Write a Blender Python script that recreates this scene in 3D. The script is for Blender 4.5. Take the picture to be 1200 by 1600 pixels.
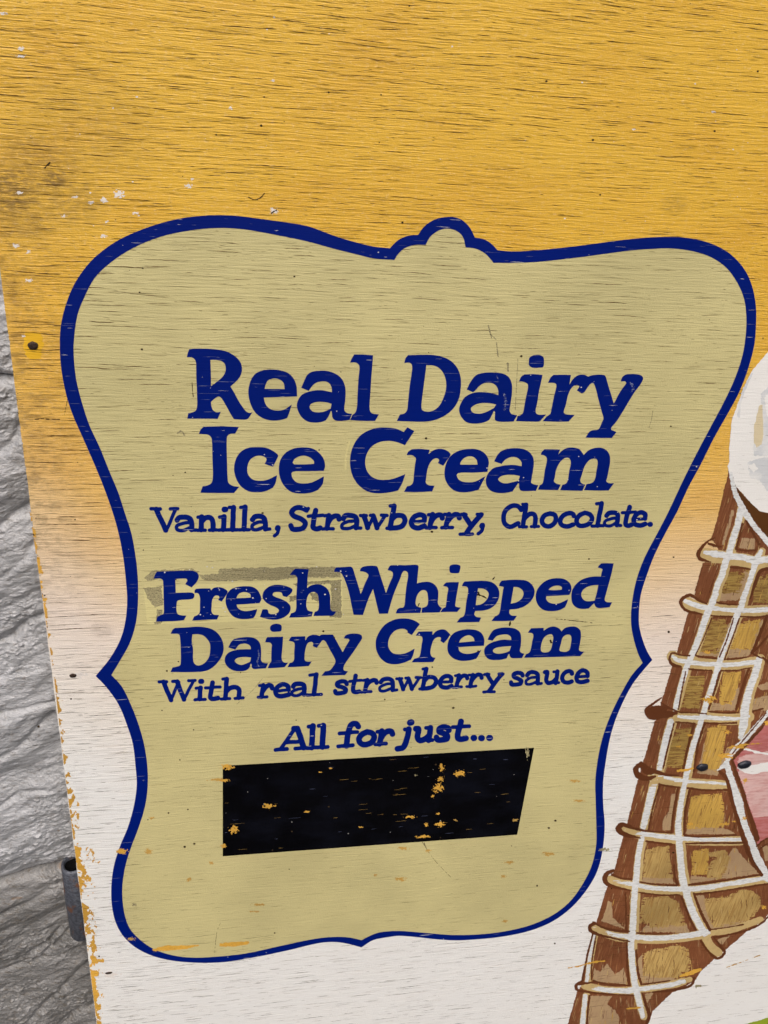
# Hand-painted plywood ice-cream sign on a grey painted stone wall.
import bpy, math, random
import numpy as np
from mathutils import Matrix, Vector
from mathutils.geometry import tessellate_polygon

for o in list(bpy.data.objects):
    bpy.data.objects.remove(o, do_unlink=True)
scene = bpy.context.scene
COL = scene.collection
rng = np.random.default_rng(7)
random.seed(7)

# ------------------------------------------------------------------ camera
# The board stands upright in the plane y = 0 and faces -y. Positions on the
# board are image pixels (1200 x 1600); the helper below casts a pixel
# into metres on any plane parallel to the board.
FOCAL = 1400.0
ax = np.array([7500.0, -95.0, FOCAL]); ax /= np.linalg.norm(ax)      # board's horizontal
dn = np.array([-230.0, 2480.0, FOCAL]); dn -= ax * dn.dot(ax); dn /= np.linalg.norm(dn)
nn = np.cross(ax, dn)
DEPTH = 0.68
ORG = np.array([0.0, 0.0, DEPTH])
HEIGHT = 1.25                                                       # board centre above ground
CAM = np.array([-ORG.dot(ax), -ORG.dot(nn), ORG.dot(dn) + HEIGHT])

def px_to_plane(p, y=0.0):  # casts image pixels along camera rays onto a plane
    """image pixels (n,2) -> (n,2) of world x, z on the plane at depth y"""
    p = np.atleast_2d(np.asarray(p, float))
    r = np.stack([(p[:, 0] - 600) / FOCAL, (p[:, 1] - 800) / FOCAL, np.ones(len(p))], 1)
    w = np.stack([r @ ax, r @ nn, -(r @ dn)], 1)
    t = (y - CAM[1]) / w[:, 1]
    q = CAM + w * t[:, None]
    return q[:, [0, 2]]

cam_d = bpy.data.cameras.new('camera'); cam = bpy.data.objects.new('camera', cam_d); COL.objects.link(cam)
cam_d.sensor_fit = 'VERTICAL'; cam_d.sensor_height = 36.0; cam_d.sensor_width = 27.0
cam_d.lens = FOCAL / 1600 * 36.0
cam_d.clip_start = 0.01; cam_d.clip_end = 500
def wvec(i): return Vector((ax[i], nn[i], -dn[i]))
rx, ry, rz = wvec(0), -wvec(1), -wvec(2)
cam.matrix_world = Matrix(((rx.x, ry.x, rz.x, CAM[0]), (rx.y, ry.y, rz.y, CAM[1]), (rx.z, ry.z, rz.z, CAM[2]), (0, 0, 0, 1)))
scene.camera = cam

# ------------------------------------------------------------------ light
world = bpy.data.worlds.new('World'); scene.world = world; world.use_nodes = True
wn = world.node_tree.nodes; wn.clear()
sky = wn.new('ShaderNodeTexSky'); sky.sky_type = 'NISHITA'; sky.sun_disc = False
SUN_EL, SUN_ROT = math.radians(52), math.radians(200)
sky.sun_elevation = SUN_EL; sky.sun_rotation = SUN_ROT
sky.air_density = 1.0; sky.dust_density = 6.0; sky.ozone_density = 1.0
bg = wn.new('ShaderNodeBackground'); bg.inputs[1].default_value = 0.12
wo = wn.new('ShaderNodeOutputWorld')
world.node_tree.links.new(sky.outputs[0], bg.inputs[0]); world.node_tree.links.new(bg.outputs[0], wo.inputs[0])
sun_d = bpy.data.lights.new('sun', 'SUN'); sun_d.energy = 1.4; sun_d.angle = math.radians(35); sun_d.color = (1.0, 0.965, 0.90)
sun = bpy.data.objects.new('sun', sun_d); COL.objects.link(sun)
sd = Vector((math.sin(SUN_ROT) * math.cos(SUN_EL), math.cos(SUN_ROT) * math.cos(SUN_EL), math.sin(SUN_EL)))
sun.rotation_euler = sd.to_track_quat('Z', 'Y').to_euler()
sun.location = sd * 5
scene.view_settings.view_transform = 'Standard'; scene.view_settings.look = 'None'
scene.view_settings.gamma = 1.0; scene.view_settings.use_curve_mapping = False
scene.view_settings.exposure = 0.18
scene.render.engine = 'CYCLES'

# ------------------------------------------------------------------ materials
def lin(r, g, b):
    f = lambda c: (c / 255 / 12.92) if c <= 10 else ((c / 255 + 0.055) / 1.055) ** 2.4
    return (f(r), f(g), f(b), 1)

class NT:
    def __init__(s, name):
        s.m = bpy.data.materials.new(name); s.m.use_nodes = True
        s.t = s.m.node_tree; s.t.nodes.clear()
        s.out = s.t.nodes.new('ShaderNodeOutputMaterial'); s.p = s.t.nodes.new('ShaderNodeBsdfPrincipled')
        s.l(s.p.outputs[0], s.out.inputs[0])
    def n(s, typ, **k):
        x = s.t.nodes.new('ShaderNode' + typ)
        for a, b in k.items(): setattr(x, a, b)
        return x
    def l(s, a, b): s.t.links.new(a, b)
    def put(s, sock, v):
        if isinstance(v, (int, float, tuple, list)): sock.default_value = v
        else: s.l(v, sock)
    def math(s, op, a, b=0.0, c=0.0, clamp=False):
        x = s.n('Math', operation=op, use_clamp=clamp)
        for i, v in enumerate((a, b, c)): s.put(x.inputs[i], v)
        return x.outputs[0]
    def mix(s, f, a, b, blend='MIX'):
        x = s.n('Mix', data_type='RGBA', blend_type=blend)
        s.put(x.inputs[0], f); s.put(x.inputs[6], a); s.put(x.inputs[7], b)
        return x.outputs[2]
    def coord(s):
        return s.n('TexCoord').outputs['Object']
    def noise(s, co, scale=(1, 1, 1), detail=3.0, rough=0.55, loc=(0, 0, 0), rot=(0, 0, 0), dist=0.0):
        mp = s.n('Mapping'); s.l(co, mp.inputs[0]); mp.inputs['Scale'].default_value = scale
        mp.inputs['Location'].default_value = loc; mp.inputs['Rotation'].default_value = rot
        x = s.n('TexNoise'); s.l(mp.outputs[0], x.inputs['Vector']); x.inputs['Scale'].default_value = 1
        x.inputs['Detail'].default_value = detail; x.inputs['Roughness'].default_value = rough
        x.inputs['Distortion'].default_value = dist
        return x.outputs[0]
    def ramp(s, v, a, b):
        x = s.n('MapRange', interpolation_type='SMOOTHSTEP'); s.put(x.inputs[0], v)
        x.inputs[1].default_value = a; x.inputs[2].default_value = b
        return x.outputs[0]

def grain(T, co):
    """wood grain telegraphing through the paint: returns (height, streak)"""
    warp = T.noise(co, (6, 6, 14), 2)
    w2 = T.math('MULTIPLY', T.math('SUBTRACT', warp, 0.5), 0.012)
    sep = T.n('SeparateXYZ'); T.l(co, sep.inputs[0])
    cb = T.n('CombineXYZ'); T.l(sep.outputs[0], cb.inputs[0]); T.l(sep.outputs[1], cb.inputs[1])
    T.l(T.math('ADD', sep.outputs[2], w2), cb.inputs[2])
    c2 = cb.outputs[0]
    a = T.noise(c2, (30, 30, 620), 3, 0.6)
    b = T.noise(c2, (70, 70, 1500), 2, 0.6, (3, 0, 9))
    c = T.noise(c2, (14, 14, 260), 2, 0.5, (7, 0, 4))
    streak = T.math('ADD', T.math('MULTIPLY', a, 0.5), T.math('ADD', T.math('MULTIPLY', b, 0.3), T.math('MULTIPLY', c, 0.2)))
    peel = T.noise(co, (900, 900, 1300), 2, 0.6)
    h = T.math('ADD', streak, T.math('MULTIPLY', peel, 0.22))
    return h, streak

def paint(name, color, rough=0.5, var=0.12, bump=0.55, bristle=None, spec=0.5):
    """brushed sign paint over the plywood grain. bristle=(sx, sz, amount): dry-brush streaks; on the black, painted sheen"""
    T = NT(name); co = T.coord()
    h, streak = grain(T, co)
    col = color
    cl = T.noise(co, (9, 9, 9), 4, 0.6, (2, 1, 5))
    dark = tuple(c * (1 - var * 1.6) for c in color[:3]) + (1,)
    lite = tuple(min(1, c * (1 + var)) for c in color[:3]) + (1,)
    col = T.mix(T.ramp(cl, 0.3, 0.7), dark, lite)
    sk = tuple(c * 0.62 for c in color[:3]) + (1,)
    col = T.mix(T.math('MULTIPLY', T.ramp(streak, 0.46, 0.37), 0.12), col, sk)
    if bristle:
        sx, sz, amt, c2 = bristle
        br = T.noise(co, (sx, sx, sz), 3, 0.65, (1, 4, 2))
        col = T.mix(T.math('MULTIPLY', T.ramp(br, 0.42, 0.66), amt), col, c2)
    T.l(col, T.p.inputs['Base Color'])
    T.p.inputs['Specular IOR Level'].default_value = spec
    rn = T.noise(co, (40, 40, 90), 2)
    T.l(T.math('ADD', rough - 0.1, T.math('MULTIPLY', rn, 0.2)), T.p.inputs['Roughness'])
    bp = T.n('Bump'); bp.inputs['Strength'].default_value = bump; bp.inputs['Distance'].default_value = 0.0011
    T.l(h, bp.inputs['Height']); T.l(bp.outputs[0], T.p.inputs['Normal'])
    return T.m

def plain(name, color, rough=0.6, metal=0.0, var=0.25, scale=300, bump=0.0, spec=0.5):
    T = NT(name); co = T.coord()
    nz = T.noise(co, (scale,) * 3, 4, 0.6)
    a = tuple(c * (1 - var) for c in color[:3]) + (1,); b = tuple(min(1, c * (1 + var)) for c in color[:3]) + (1,)
    T.l(T.mix(T.ramp(nz, 0.3, 0.7), a, b), T.p.inputs['Base Color'])
    T.p.inputs['Roughness'].default_value = rough; T.p.inputs['Metallic'].default_value = metal
    T.p.inputs['Specular IOR Level'].default_value = spec
    if bump:
        bp = T.n('Bump'); bp.inputs['Strength'].default_value = bump; bp.inputs['Distance'].default_value = 0.001
        T.l(nz, bp.inputs['Height']); T.l(bp.outputs[0], T.p.inputs['Normal'])
    return T.m

def board_paint():
    """yellow sprayed down into orange, peach and white, with grime at the worn left edge"""
    T = NT('sprayed_yellow_paint'); co = T.coord()
    h, streak = grain(T, co)
    sep = T.n('SeparateXYZ'); T.l(co, sep.inputs[0]); X, Z = sep.outputs[0], sep.outputs[2]
    zz = lambda x, y: px_to_plane([(x, y)])[0][1]
    xx = lambda x, y: px_to_plane([(x, y)])[0][0]
    spray = T.noise(co, (7, 7, 5), 2, 0.5)
    # left margin fades a little higher than the right one
    edge = T.ramp(X, xx(230, 800), xx(40, 800))
    zf = T.math('SUBTRACT', T.math('ADD', Z, T.math('MULTIPLY', T.math('SUBTRACT', spray, 0.5), 0.05)), T.math('MULTIPLY', edge, 0.050))
    rp = T.n('ValToRGB'); z0, z1 = zz(600, 1240), zz(600, 300)
    T.l(T.math('DIVIDE', T.math('SUBTRACT', zf, z0), z1 - z0), rp.inputs[0])
    k = lambda y: (zz(600, y) - z0) / (z1 - z0)
    stops = [(0.0, lin(236, 236, 234)), (k(1130), lin(236, 230, 222)), (k(1010), lin(235, 221, 208)),
             (k(900), lin(230, 202, 160)), (k(800), lin(228, 186, 108)), (k(700), lin(227, 180, 80)), (k(560), lin(226, 178, 64)), (1.0, lin(226, 180, 58))]
    e = rp.color_ramp.elements
    for i, (p, c) in enumerate(stops):
        q = e[i] if i < 2 else e.new(0.5)
        q.position = p; q.color = c
    for i, (p, c) in enumerate(stops):
        e[i].position = p; e[i].color = c
    col = rp.outputs[0]
    # clouding of the paint film
    cl = T.noise(co, (11, 11, 22), 4, 0.6, (4, 2, 1))
    ym = T.math('ADD', 0.12, T.math('MULTIPLY', T.ramp(Z, zz(600, 1080), zz(600, 780)), 0.88))
    col = T.mix(T.math('MULTIPLY', T.math('MULTIPLY', T.ramp(cl, 0.4, 0.75), 0.24), ym), col, lin(214, 176, 110), 'MULTIPLY')
    fl = T.noise(co, (330, 330, 700), 3, 0.7)
    col = T.mix(T.math('MULTIPLY', T.ramp(fl, 0.5, 0.78), T.math('MULTIPLY', ym, 0.3)), col, (0.93, 0.80, 0.55, 1))
    col = T.mix(T.math('MULTIPLY', T.ramp(streak, 0.46, 0.37), 0.16), col, lin(170, 130, 84), 'MULTIPLY')
    # grime: left margin between the top screw and the waist
    near = T.ramp(X, xx(170, 600), xx(25, 600))
    band = T.math('MULTIPLY', T.ramp(Z, zz(60, 1060), zz(60, 800)), T.ramp(Z, zz(20, 140), zz(20, 330)))
    gn = T.ramp(T.noise(co, (70, 70, 160), 6, 0.74, (5, 5, 5)), 0.44, 0.62)
    g1 = T.math('MULTIPLY', T.math('MULTIPLY', near, band), gn)
    # the smudges above the cartouche
    def spot(x, y, r, st):
        cx, cz = px_to_plane([(x, y)])[0]
        dx = T.math('DIVIDE', T.math('SUBTRACT', X, float(cx)), r); dz = T.math('DIVIDE', T.math('SUBTRACT', Z, float(cz)), r * 0.75)
        d = T.math('ADD', T.math('MULTIPLY', dx, dx), T.math('MULTIPLY', dz, dz))
        return T.math('MULTIPLY', T.ramp(d, 1.0, 0.0), st)
    s = spot(84, 282, 0.010, 1.0)
    for a in ((60, 262, 0.035, 0.55), (5, 300, 0.030, 0.9), (40, 345, 0.022, 0.6), (130, 200, 0.05, 0.28), (100, 310, 0.03, 0.5), (1055, 320, 0.012, 0.35), (160, 985, 0.012, 0.3)):
        s = T.math('MAXIMUM', s, spot(*a))
    gs = T.math('MULTIPLY', s, T.ramp(T.noise(co, (150, 150, 330), 6, 0.75), 0.36, 0.56))
    g = T.math('MULTIPLY', T.math('MAXIMUM', T.math('MULTIPLY', g1, 0.62), gs), 0.74, clamp=True)
    col = T.mix(g, col, lin(92, 70, 42))
    T.l(col, T.p.inputs['Base Color'])
    T.l(T.math('ADD', 0.40, T.math('MULTIPLY', T.noise(co, (60, 60, 160), 3), 0.2)), T.p.inputs['Roughness'])
    bp = T.n('Bump'); bp.inputs['Strength'].default_value = 0.9; bp.inputs['Distance'].default_value = 0.0014
    T.l(h, bp.inputs['Height']); T.l(bp.outputs[0], T.p.inputs['Normal'])
    return T.m

def wall_paint(name, c0, c1, grime):
    T = NT(name); co = T.coord()
    a = T.noise(co, (25, 25, 25), 4, 0.6); b = T.noise(co, (160, 160, 330), 4, 0.65, rot=(0, math.radians(28), 0))
    col = T.mix(T.ramp(a, 0.3, 0.7), c0, c1)
    col = T.mix(T.math('MULTIPLY', T.ramp(b, 0.5, 0.3), grime), col, lin(96, 88, 78))
    rust = T.ramp(T.noise(co, (45, 45, 60), 3, 0.6, (9, 9, 2)), 0.68, 0.74)
    col = T.mix(T.math('MULTIPLY', rust, 0.55), col, lin(128, 98, 62))
    T.l(col, T.p.inputs['Base Color'])
    T.l(T.math('ADD', 0.12, T.math('MULTIPLY', T.noise(co, (90, 90, 90), 4, .7), 0.38)), T.p.inputs['Roughness'])
    T.p.inputs['Specular IOR Level'].default_value = 0.6
    h = T.math('ADD', T.noise(co, (120, 120, 300), 3, 0.55, rot=(0, math.radians(28), 0)), T.math('MULTIPLY', T.noise(co, (600, 600, 800), 3, .6), 0.5))
    bp = T.n('Bump'); bp.inputs['Strength'].default_value = 0.85; bp.inputs['Distance'].default_value = 0.0018
    T.l(h, bp.inputs['Height']); T.l(bp.outputs[0], T.p.inputs['Normal'])
    return T.m

M = {}
M['board'] = board_paint()
M['wall'] = wall_paint('grey_masonry_paint', lin(148, 149, 152), lin(180, 181, 185), 0.55)
M['wall_dark'] = wall_paint('dark_masonry_paint', lin(106, 105, 104), lin(132, 131, 131), 0.8)  # darker grey for the lowest course
M['cream'] = paint('cream_paint', lin(202, 192, 139), 0.38, 0.06, 0.7)
M['blue'] = paint('blue_enamel', lin(0, 25, 112), 0.45, 0.05, 0.25, spec=0.16)
M['black'] = paint('black_gloss', lin(9, 9, 12), 0.19, 0.1, 0.10, (14, 22, 0.5, lin(20, 22, 32)))  # navy clouding in the colour imitates a soft reflected sheen
M['brown'] = paint('brown_paint', lin(118, 70, 42), 0.5, 0.12, 0.4, (600, 45, 0.35, lin(152, 98, 66)))
M['choc'] = paint('chocolate_paint', lin(88, 52, 18), 0.5, 0.1, 0.4)
M['hazel'] = paint('light_brown_streak', lin(152, 104, 68), 0.5, 0.15, 0.4)
M['outline'] = paint('dark_brown_line', lin(98, 54, 28), 0.5, 0.1, 0.3)
M['tan'] = paint('tan_paint', lin(176, 148, 112), 0.5, 0.1, 0.4, (300, 40, 0.5, lin(160, 128, 100)))
M['biscuit'] = paint('biscuit_paint', lin(198, 172, 118), 0.5, 0.1, 0.4, (200, 80, 0.3, lin(170, 140, 95)))
M['ochre'] = paint('ochre_brushwork', lin(186, 156, 96), 0.5, 0.2, 0.5, (520, 30, 0.85, lin(150, 114, 62)))
M['gold'] = paint('gold_brushwork', lin(198, 160, 78), 0.5, 0.18, 0.5, (520, 30, 0.85, lin(164, 126, 66)))
M['touch'] = paint('bright_yellow_touch_up', lin(232, 182, 44), 0.4, 0.06, 0.5)
M['olive'] = paint('olive_brushwork', lin(172, 142, 76), 0.5, 0.15, 0.4, (60, 520, 0.9, lin(112, 78, 40)))
M['white'] = paint('lattice_white', lin(226, 228, 228), 0.45, 0.04, 0.6, (140, 520, 0.6, lin(178, 178, 178)))
M['cloud'] = paint('ice_cream_white', lin(236, 235, 232), 0.45, 0.03, 0.5)
M['grey'] = paint('ice_cream_shade', lin(208, 211, 214), 0.45, 0.05, 0.5, (60, 60, 0.8, lin(230, 230, 228)))
M['vanilla'] = paint('vanilla_shade', lin(216, 202, 168), 0.45, 0.05, 0.5)
M['pink'] = paint('pale_pink', lin(218, 182, 178), 0.45, 0.08, 0.4, (60, 260, 0.7, lin(196, 138, 134)))
M['rose'] = paint('rose_paint', lin(182, 104, 100), 0.45, 0.1, 0.4, (60, 260, 0.7, lin(196, 134, 136)))
M['green'] = paint('green_paint', lin(148, 166, 44), 0.45, 0.05, 0.4)
M['chip'] = paint('old_yellow_coat', lin(216, 166, 66), 0.6, 0.16, 0.5, (300, 300, 0.4, lin(176, 128, 60)))
M['chip_dull'] = paint('old_tan_coat', lin(190, 152, 78), 0.6, 0.1, 0.5)
M['chip_white'] = paint('bare_primer', lin(226, 220, 214), 0.6, 0.05, 0.5)
M['worn'] = paint('bared_weathered_ply', lin(164, 155, 116), 0.75, 0.15, 0.9, (700, 1100, 0.9, lin(106, 99, 74)))
M['film'] = paint('cream_touch_up', lin(214, 204, 146), 0.4, 0.04, 0.6)
M['crack'] = plain('open_grain', lin(88, 66, 36), 0.9, 0, 0.35, 90, spec=0.1)
M['crack_dark'] = plain('open_grain_dark', lin(58, 46, 32), 0.9, 0, 0.3, 90, spec=0.1)
M['fleck'] = plain('pale_fleck', lin(206, 206, 200), 0.6, 0, 0.12, 200)
M['scuff'] = plain('pale_scuff', lin(104, 112, 146), 0.6, 0, 0.2, 200)
M['grimy'] = plain('dark_grime', lin(62, 50, 34), 0.9, 0, 0.3, 500, spec=0.1)
M['bore_shade'] = plain('painted_bore_shade', lin(16, 15, 15), 0.95, 0, 0.3, 400, spec=0.05)  # near-black colour painted for the shade inside the pipe
M['screw'] = plain('rusty_screw', lin(64, 50, 42), 0.55, 0.5, 0.4, 900, 0.6)
M['bolt'] = plain('black_bolt', lin(40, 42, 52), 0.35, 0.3, 0.4, 700, 0.5)

def pipe_mat():
    T = NT('galvanised_pipe'); co = T.coord()
    nz = T.noise(co, (90, 90, 40), 5, 0.65)
    col = T.mix(T.ramp(T.noise(co, (400, 400, 400), 3), 0.3, 0.7), lin(60, 63, 72), lin(94, 98, 108))
    col = T.mix(T.ramp(nz, 0.55, 0.64), col, lin(108, 72, 52))
    T.l(col, T.p.inputs['Base Color']); T.p.inputs['Roughness'].default_value = 0.55; T.p.inputs['Metallic'].default_value = 0.25
    bp = T.n('Bump'); bp.inputs['Strength'].default_value = 0.5; bp.inputs['Distance'].default_value = 0.0008
    T.l(nz, bp.inputs['Height']); T.l(bp.outputs[0], T.p.inputs['Normal'])
    return T.m
M['pipe'] = pipe_mat()

# ------------------------------------------------------------------ helpers
def empty(name, loc=(0, 0, 0)):
    o = bpy.data.objects.new(name, None); COL.objects.link(o); o.location = loc; return o
def tag(o, label=None, cat=None, group=None, kind=None):
    for k, v in (('label', label), ('category', cat), ('group', group), ('kind', kind)):
        if v: o[k] = v
    return o
def mesh(name, verts, faces, mat, parent=None, smooth=False):
    me = bpy.data.meshes.new(name)
    me.from_pydata([tuple(map(float, v)) for v in verts], [], [tuple(map(int, f)) for f in faces])
    me.update()
    if smooth: me.polygons.foreach_set('use_smooth', [True] * len(me.polygons))
    me.materials.append(M[mat] if isinstance(mat, str) else mat)
    o = bpy.data.objects.new(name, me); COL.objects.link(o); o.parent = parent
    return o

def smooth_loop(s, ox=0, oy=0, k=1.0, closed=True, sub=5):
    """'x,y x,y* ...' -> dense points; a star marks a corner, other points lie on a curve"""
    if isinstance(s, str):
        pts = []; cor = []
        for t in s.split():
            c = t.endswith('*'); x, y = t.rstrip('*').split(',')
            pts.append((float(x), float(y))); cor.append(c)
    else:
        pts = [p[:2] for p in s]; cor = [len(p) > 2 for p in s]
    P = np.array(pts) / k + (ox, oy); n = len(P); out = []
    for i in range(n if closed else n - 1):
        j = (i + 1) % n
        p1, p2 = P[i], P[j]
        first = (not closed and i == 0); last = (not closed and j == n - 1)
        p0 = p1 - (p2 - p1) if (cor[i] or first) else P[i - 1]
        p3 = p2 + (p2 - p1) if (cor[j] or last) else P[(j + 1) % n]
        if cor[i] and cor[j]:
            out.append(p1); continue
        a = max(np.linalg.norm(p1 - p0), 1e-6) ** .5; b = max(np.linalg.norm(p2 - p1), 1e-6) ** .5; c = max(np.linalg.norm(p3 - p2), 1e-6) ** .5
        m1 = (p2 - p1) - 0 if (cor[i] or first) else ((p1 - p0) / a - (p2 - p0) / (a + b) + (p2 - p1) / b) * b
        m2 = (p2 - p1) - 0 if (cor[j] or last) else ((p2 - p1) / b - (p3 - p1) / (b + c) + (p3 - p2) / c) * b
        for q in range(sub):
            t = q / sub
            out.append((2*t**3-3*t**2+1)*p1 + (t**3-2*t**2+t)*m1 + (-2*t**3+3*t**2)*p2 + (t**3-t**2)*m2)
    if not closed: out.append(P[-1])
    return np.array(out)

MM = 0.001
def flat(name, loops, mat, parent, off):
    """filled polygon (first loop outer, rest holes) laid on the board, off mm proud of it"""
    V = [px_to_plane(l) for l in loops]
    tri = tessellate_polygon([[Vector((p[0], p[1], 0)) for p in l] for l in V])
    A = np.concatenate(V)
    faces = []
    for a, b, c in tri:
        d = (A[b] - A[a]); e = (A[c] - A[a])
        faces.append((a, b, c) if d[0]*e[1]-d[1]*e[0] > 0 else (a, c, b))
    return mesh(name, [(p[0], -off * MM, p[1]) for p in A], faces, mat, parent)

# value noise in image pixels
_perm = rng.random((256, 256))
def vnoise(x, y):
    xi = np.floor(x).astype(int); yi = np.floor(y).astype(int); fx = x - xi; fy = y - yi
    fx = fx*fx*(3-2*fx); fy = fy*fy*(3-2*fy)
    g = lambda a, b: _perm[a % 256, b % 256]
    return (g(xi, yi)*(1-fx)+g(xi+1, yi)*fx)*(1-fy) + (g(xi, yi+1)*(1-fx)+g(xi+1, yi+1)*fx)*fy
def fbm(x, y, o=4, r=0.5):
    s = 0; a = 1; t = 0
    for i in range(o):
        s = s + a * vnoise(x * 2**i + 17.3*i, y * 2**i + 9.1*i); t += a; a *= r
    return s / t - 0.5

def grid(x0, y0, x1, y1, st):
    xs = np.arange(x0, x1 + st, st); ys = np.arange(y0, y1 + st, st)
    return np.meshgrid(xs, ys)
def sd_stroke(X, Y, pts, w):
    """distance to a polyline whose half width runs along w (scalar or list)"""
    P = np.asarray(pts, float); W = np.full(len(P), w, float) if np.isscalar(w) else np.asarray(w, float)
    d = np.full(X.shape, 1e9)
    for i in range(len(P) - 1):
        a, b = P[i], P[i+1]; ab = b - a; L = max(ab.dot(ab), 1e-9)
        t = np.clip(((X - a[0])*ab[0] + (Y - a[1])*ab[1]) / L, 0, 1)
        dd = np.hypot(X - a[0] - t*ab[0], Y - a[1] - t*ab[1]) - (W[i] + (W[i+1]-W[i])*t) / 2
        d = np.minimum(d, dd)
    return d
def sd_poly(X, Y, pts):
    P = np.asarray(pts, float); d = np.full(X.shape, 1e9); ins = np.zeros(X.shape, bool)
    for i in range(len(P)):
        a, b = P[i], P[(i+1) % len(P)]; ab = b - a; L = max(ab.dot(ab), 1e-9)
        t = np.clip(((X - a[0])*ab[0] + (Y - a[1])*ab[1]) / L, 0, 1)
        d = np.minimum(d, np.hypot(X - a[0] - t*ab[0], Y - a[1] - t*ab[1]))
        if abs(ab[1]) > 1e-9:
            c = ((a[1] > Y) != (b[1] > Y)) & (X < (b[0]-a[0]) * (Y - a[1]) / ab[1] + a[0])
            ins ^= c
    return np.where(ins, -d, d)
def field_geo(X, Y, F):
    """filled region F<0: (verts in image pixels, faces). Solid rows become long quads."""
    ins = F < 0; ny, nx = F.shape; V = []; Fc = []
    full = ins[:-1, :-1] & ins[:-1, 1:] & ins[1:, :-1] & ins[1:, 1:]
    anyc = (ins[:-1, :-1] | ins[:-1, 1:] | ins[1:, :-1] | ins[1:, 1:]) & ~full
    for j in range(ny - 1):
        row = full[j]
        if row.any():
            e = np.diff(np.concatenate(([0], row.astype(np.int8), [0])))
            for a, b in zip(np.where(e == 1)[0], np.where(e == -1)[0]):
                n = len(V); V += [(X[j, a], Y[j, a]), (X[j, b], Y[j, b]), (X[j+1, b], Y[j+1, b]), (X[j+1, a], Y[j+1, a])]
                Fc.append((n+3, n+2, n+1, n))
    js, is_ = np.where(anyc)
    for j, i in zip(js, is_):
        c = ((j, i), (j, i+1), (j+1, i+1), (j+1, i)); poly = []
        for k in range(4):
            p, q = c[k], c[(k+1) % 4]; fp, fq = F[p], F[q]
            if fp < 0: poly.append((X[p], Y[p]))
            if (fp < 0) != (fq < 0):
                t = fp / (fp - fq); poly.append((X[p] + (X[q]-X[p])*t, Y[p] + (Y[q]-Y[p])*t))
        if len(poly) > 2:
            n = len(V); V += poly; Fc.append(tuple(range(n + len(poly) - 1, n - 1, -1)))
    return V, Fc
def field(name, X, Y, F, mat, parent, off, kind=None):
    V, Fc = field_geo(X, Y, F)
    if not Fc: return None
    Q = px_to_plane(V)
    o = mesh(name, np.stack([Q[:, 0], np.full(len(Q), -off * MM), Q[:, 1]], 1), Fc, mat, parent)
    if kind: o['kind'] = kind
    return o

# ================================================================== the wall
def hnoise(x, z):
    """chisel-dressed stone under thick paint: ridges rise to the right. metres in, metres out"""
    a = math.radians(27); u = x*math.cos(a) + z*math.sin(a); v = -x*math.sin(a) + z*math.cos(a)
    h = 0.016 * fbm(u*12 + 40, v*27 + 11, 3)
    r = fbm(u*30 + 3, v*80 + 70, 5, 0.52); h = h + 0.0046 * r
    rd = 1 - np.abs(fbm(u*22 + 90, v*60 + 30, 3, 0.5)) * 4
    h = h + 0.0012 * np.clip(rd, -1, 1)
    msk = np.clip(fbm(x*22 + 7, z*22 + 3, 2) * 4 + .4, 0, 1)
    h = h + 0.0019 * fbm(x*240 + 5, z*240 + 8, 3, 0.6) * (0.4 + msk)
    b = fbm(u*130 + 31, v*230 + 77, 2)
    h = h + 0.0030 * np.clip(b - 0.14, 0, 1) * 3 * msk
    return h
WALL_Y = 0.034
def axis(lo, hi, a, b, fine, coarse):
    """node positions: fine between a and b, coarse outside"""
    p = []
    x = lo
    while x < hi:
        p.append(x); x += fine if a <= x <= b else coarse
    p.append(hi)
    return np.array(p)
wall = empty('stone_wall', (0, WALL_Y, 0))
tag(wall, 'rough stone wall under thick glossy grey paint, behind the sign', 'wall')
wl = px_to_plane([(0, 430), (-60, 800), (0, 1600), (220, 1600)], WALL_Y)
FX0, FX1 = float(wl[:, 0].min()) - 0.01, float(px_to_plane([(215, 1640)], WALL_Y)[0][0])
LX, RX = -1.5, 1.7
zt = lambda y, x=40: float(px_to_plane([(x, y)], WALL_Y)[0][1])
FZ0, FZ1 = zt(1660), zt(380)
# (top joint, bottom joint) of every course; each joint runs z = z0 + slope*(x - xj)
xj = float(px_to_plane([(60, 800)], WALL_Y)[0][0])
joints = [(zt(592) + 1.0, 0.0), (zt(592), 0.03), (zt(1352), 0.30), (zt(2300), 0.0)]
GRO = [  # deep chisel grooves, image pixels cast onto the wall plane
    ([(-30, 1012), (15, 1000), (45, 972), (95, 955)], 6, 0.004),
    ([(-30, 1195), (30, 1165), (85, 1112)], 6, 0.003),
    ([(-30, 1122), (40, 1105), (92, 1090)], 4, 0.002),
    ([(0, 1262), (30, 1238), (80, 1232)], 4, 0.002),
    ([(-10, 1432), (50, 1405), (100, 1375)], 6, 0.003),
    ([(48, 1488), (70, 1475), (95, 1452)], 5, 0.005),
    ([(-20, 1530), (60, 1500), (130, 1430)], 5, 0.003),
    ([(40, 1600), (90, 1550), (140, 1500)], 6, 0.004),
    ([(95, 1605), (120, 1582), (160, 1570)], 8, 0.006),
    ([(-20, 720), (20, 690), (40, 640)], 5, 0.003),
    ([(-10, 830), (25, 805), (50, 790)], 6, 0.004),
    ([(0, 905), (40, 870), (55, 850)], 5, 0.002)]
GRO = [(px_to_plane(p, WALL_Y), w * 0.00048, d) for p, w, d in GRO]
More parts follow.
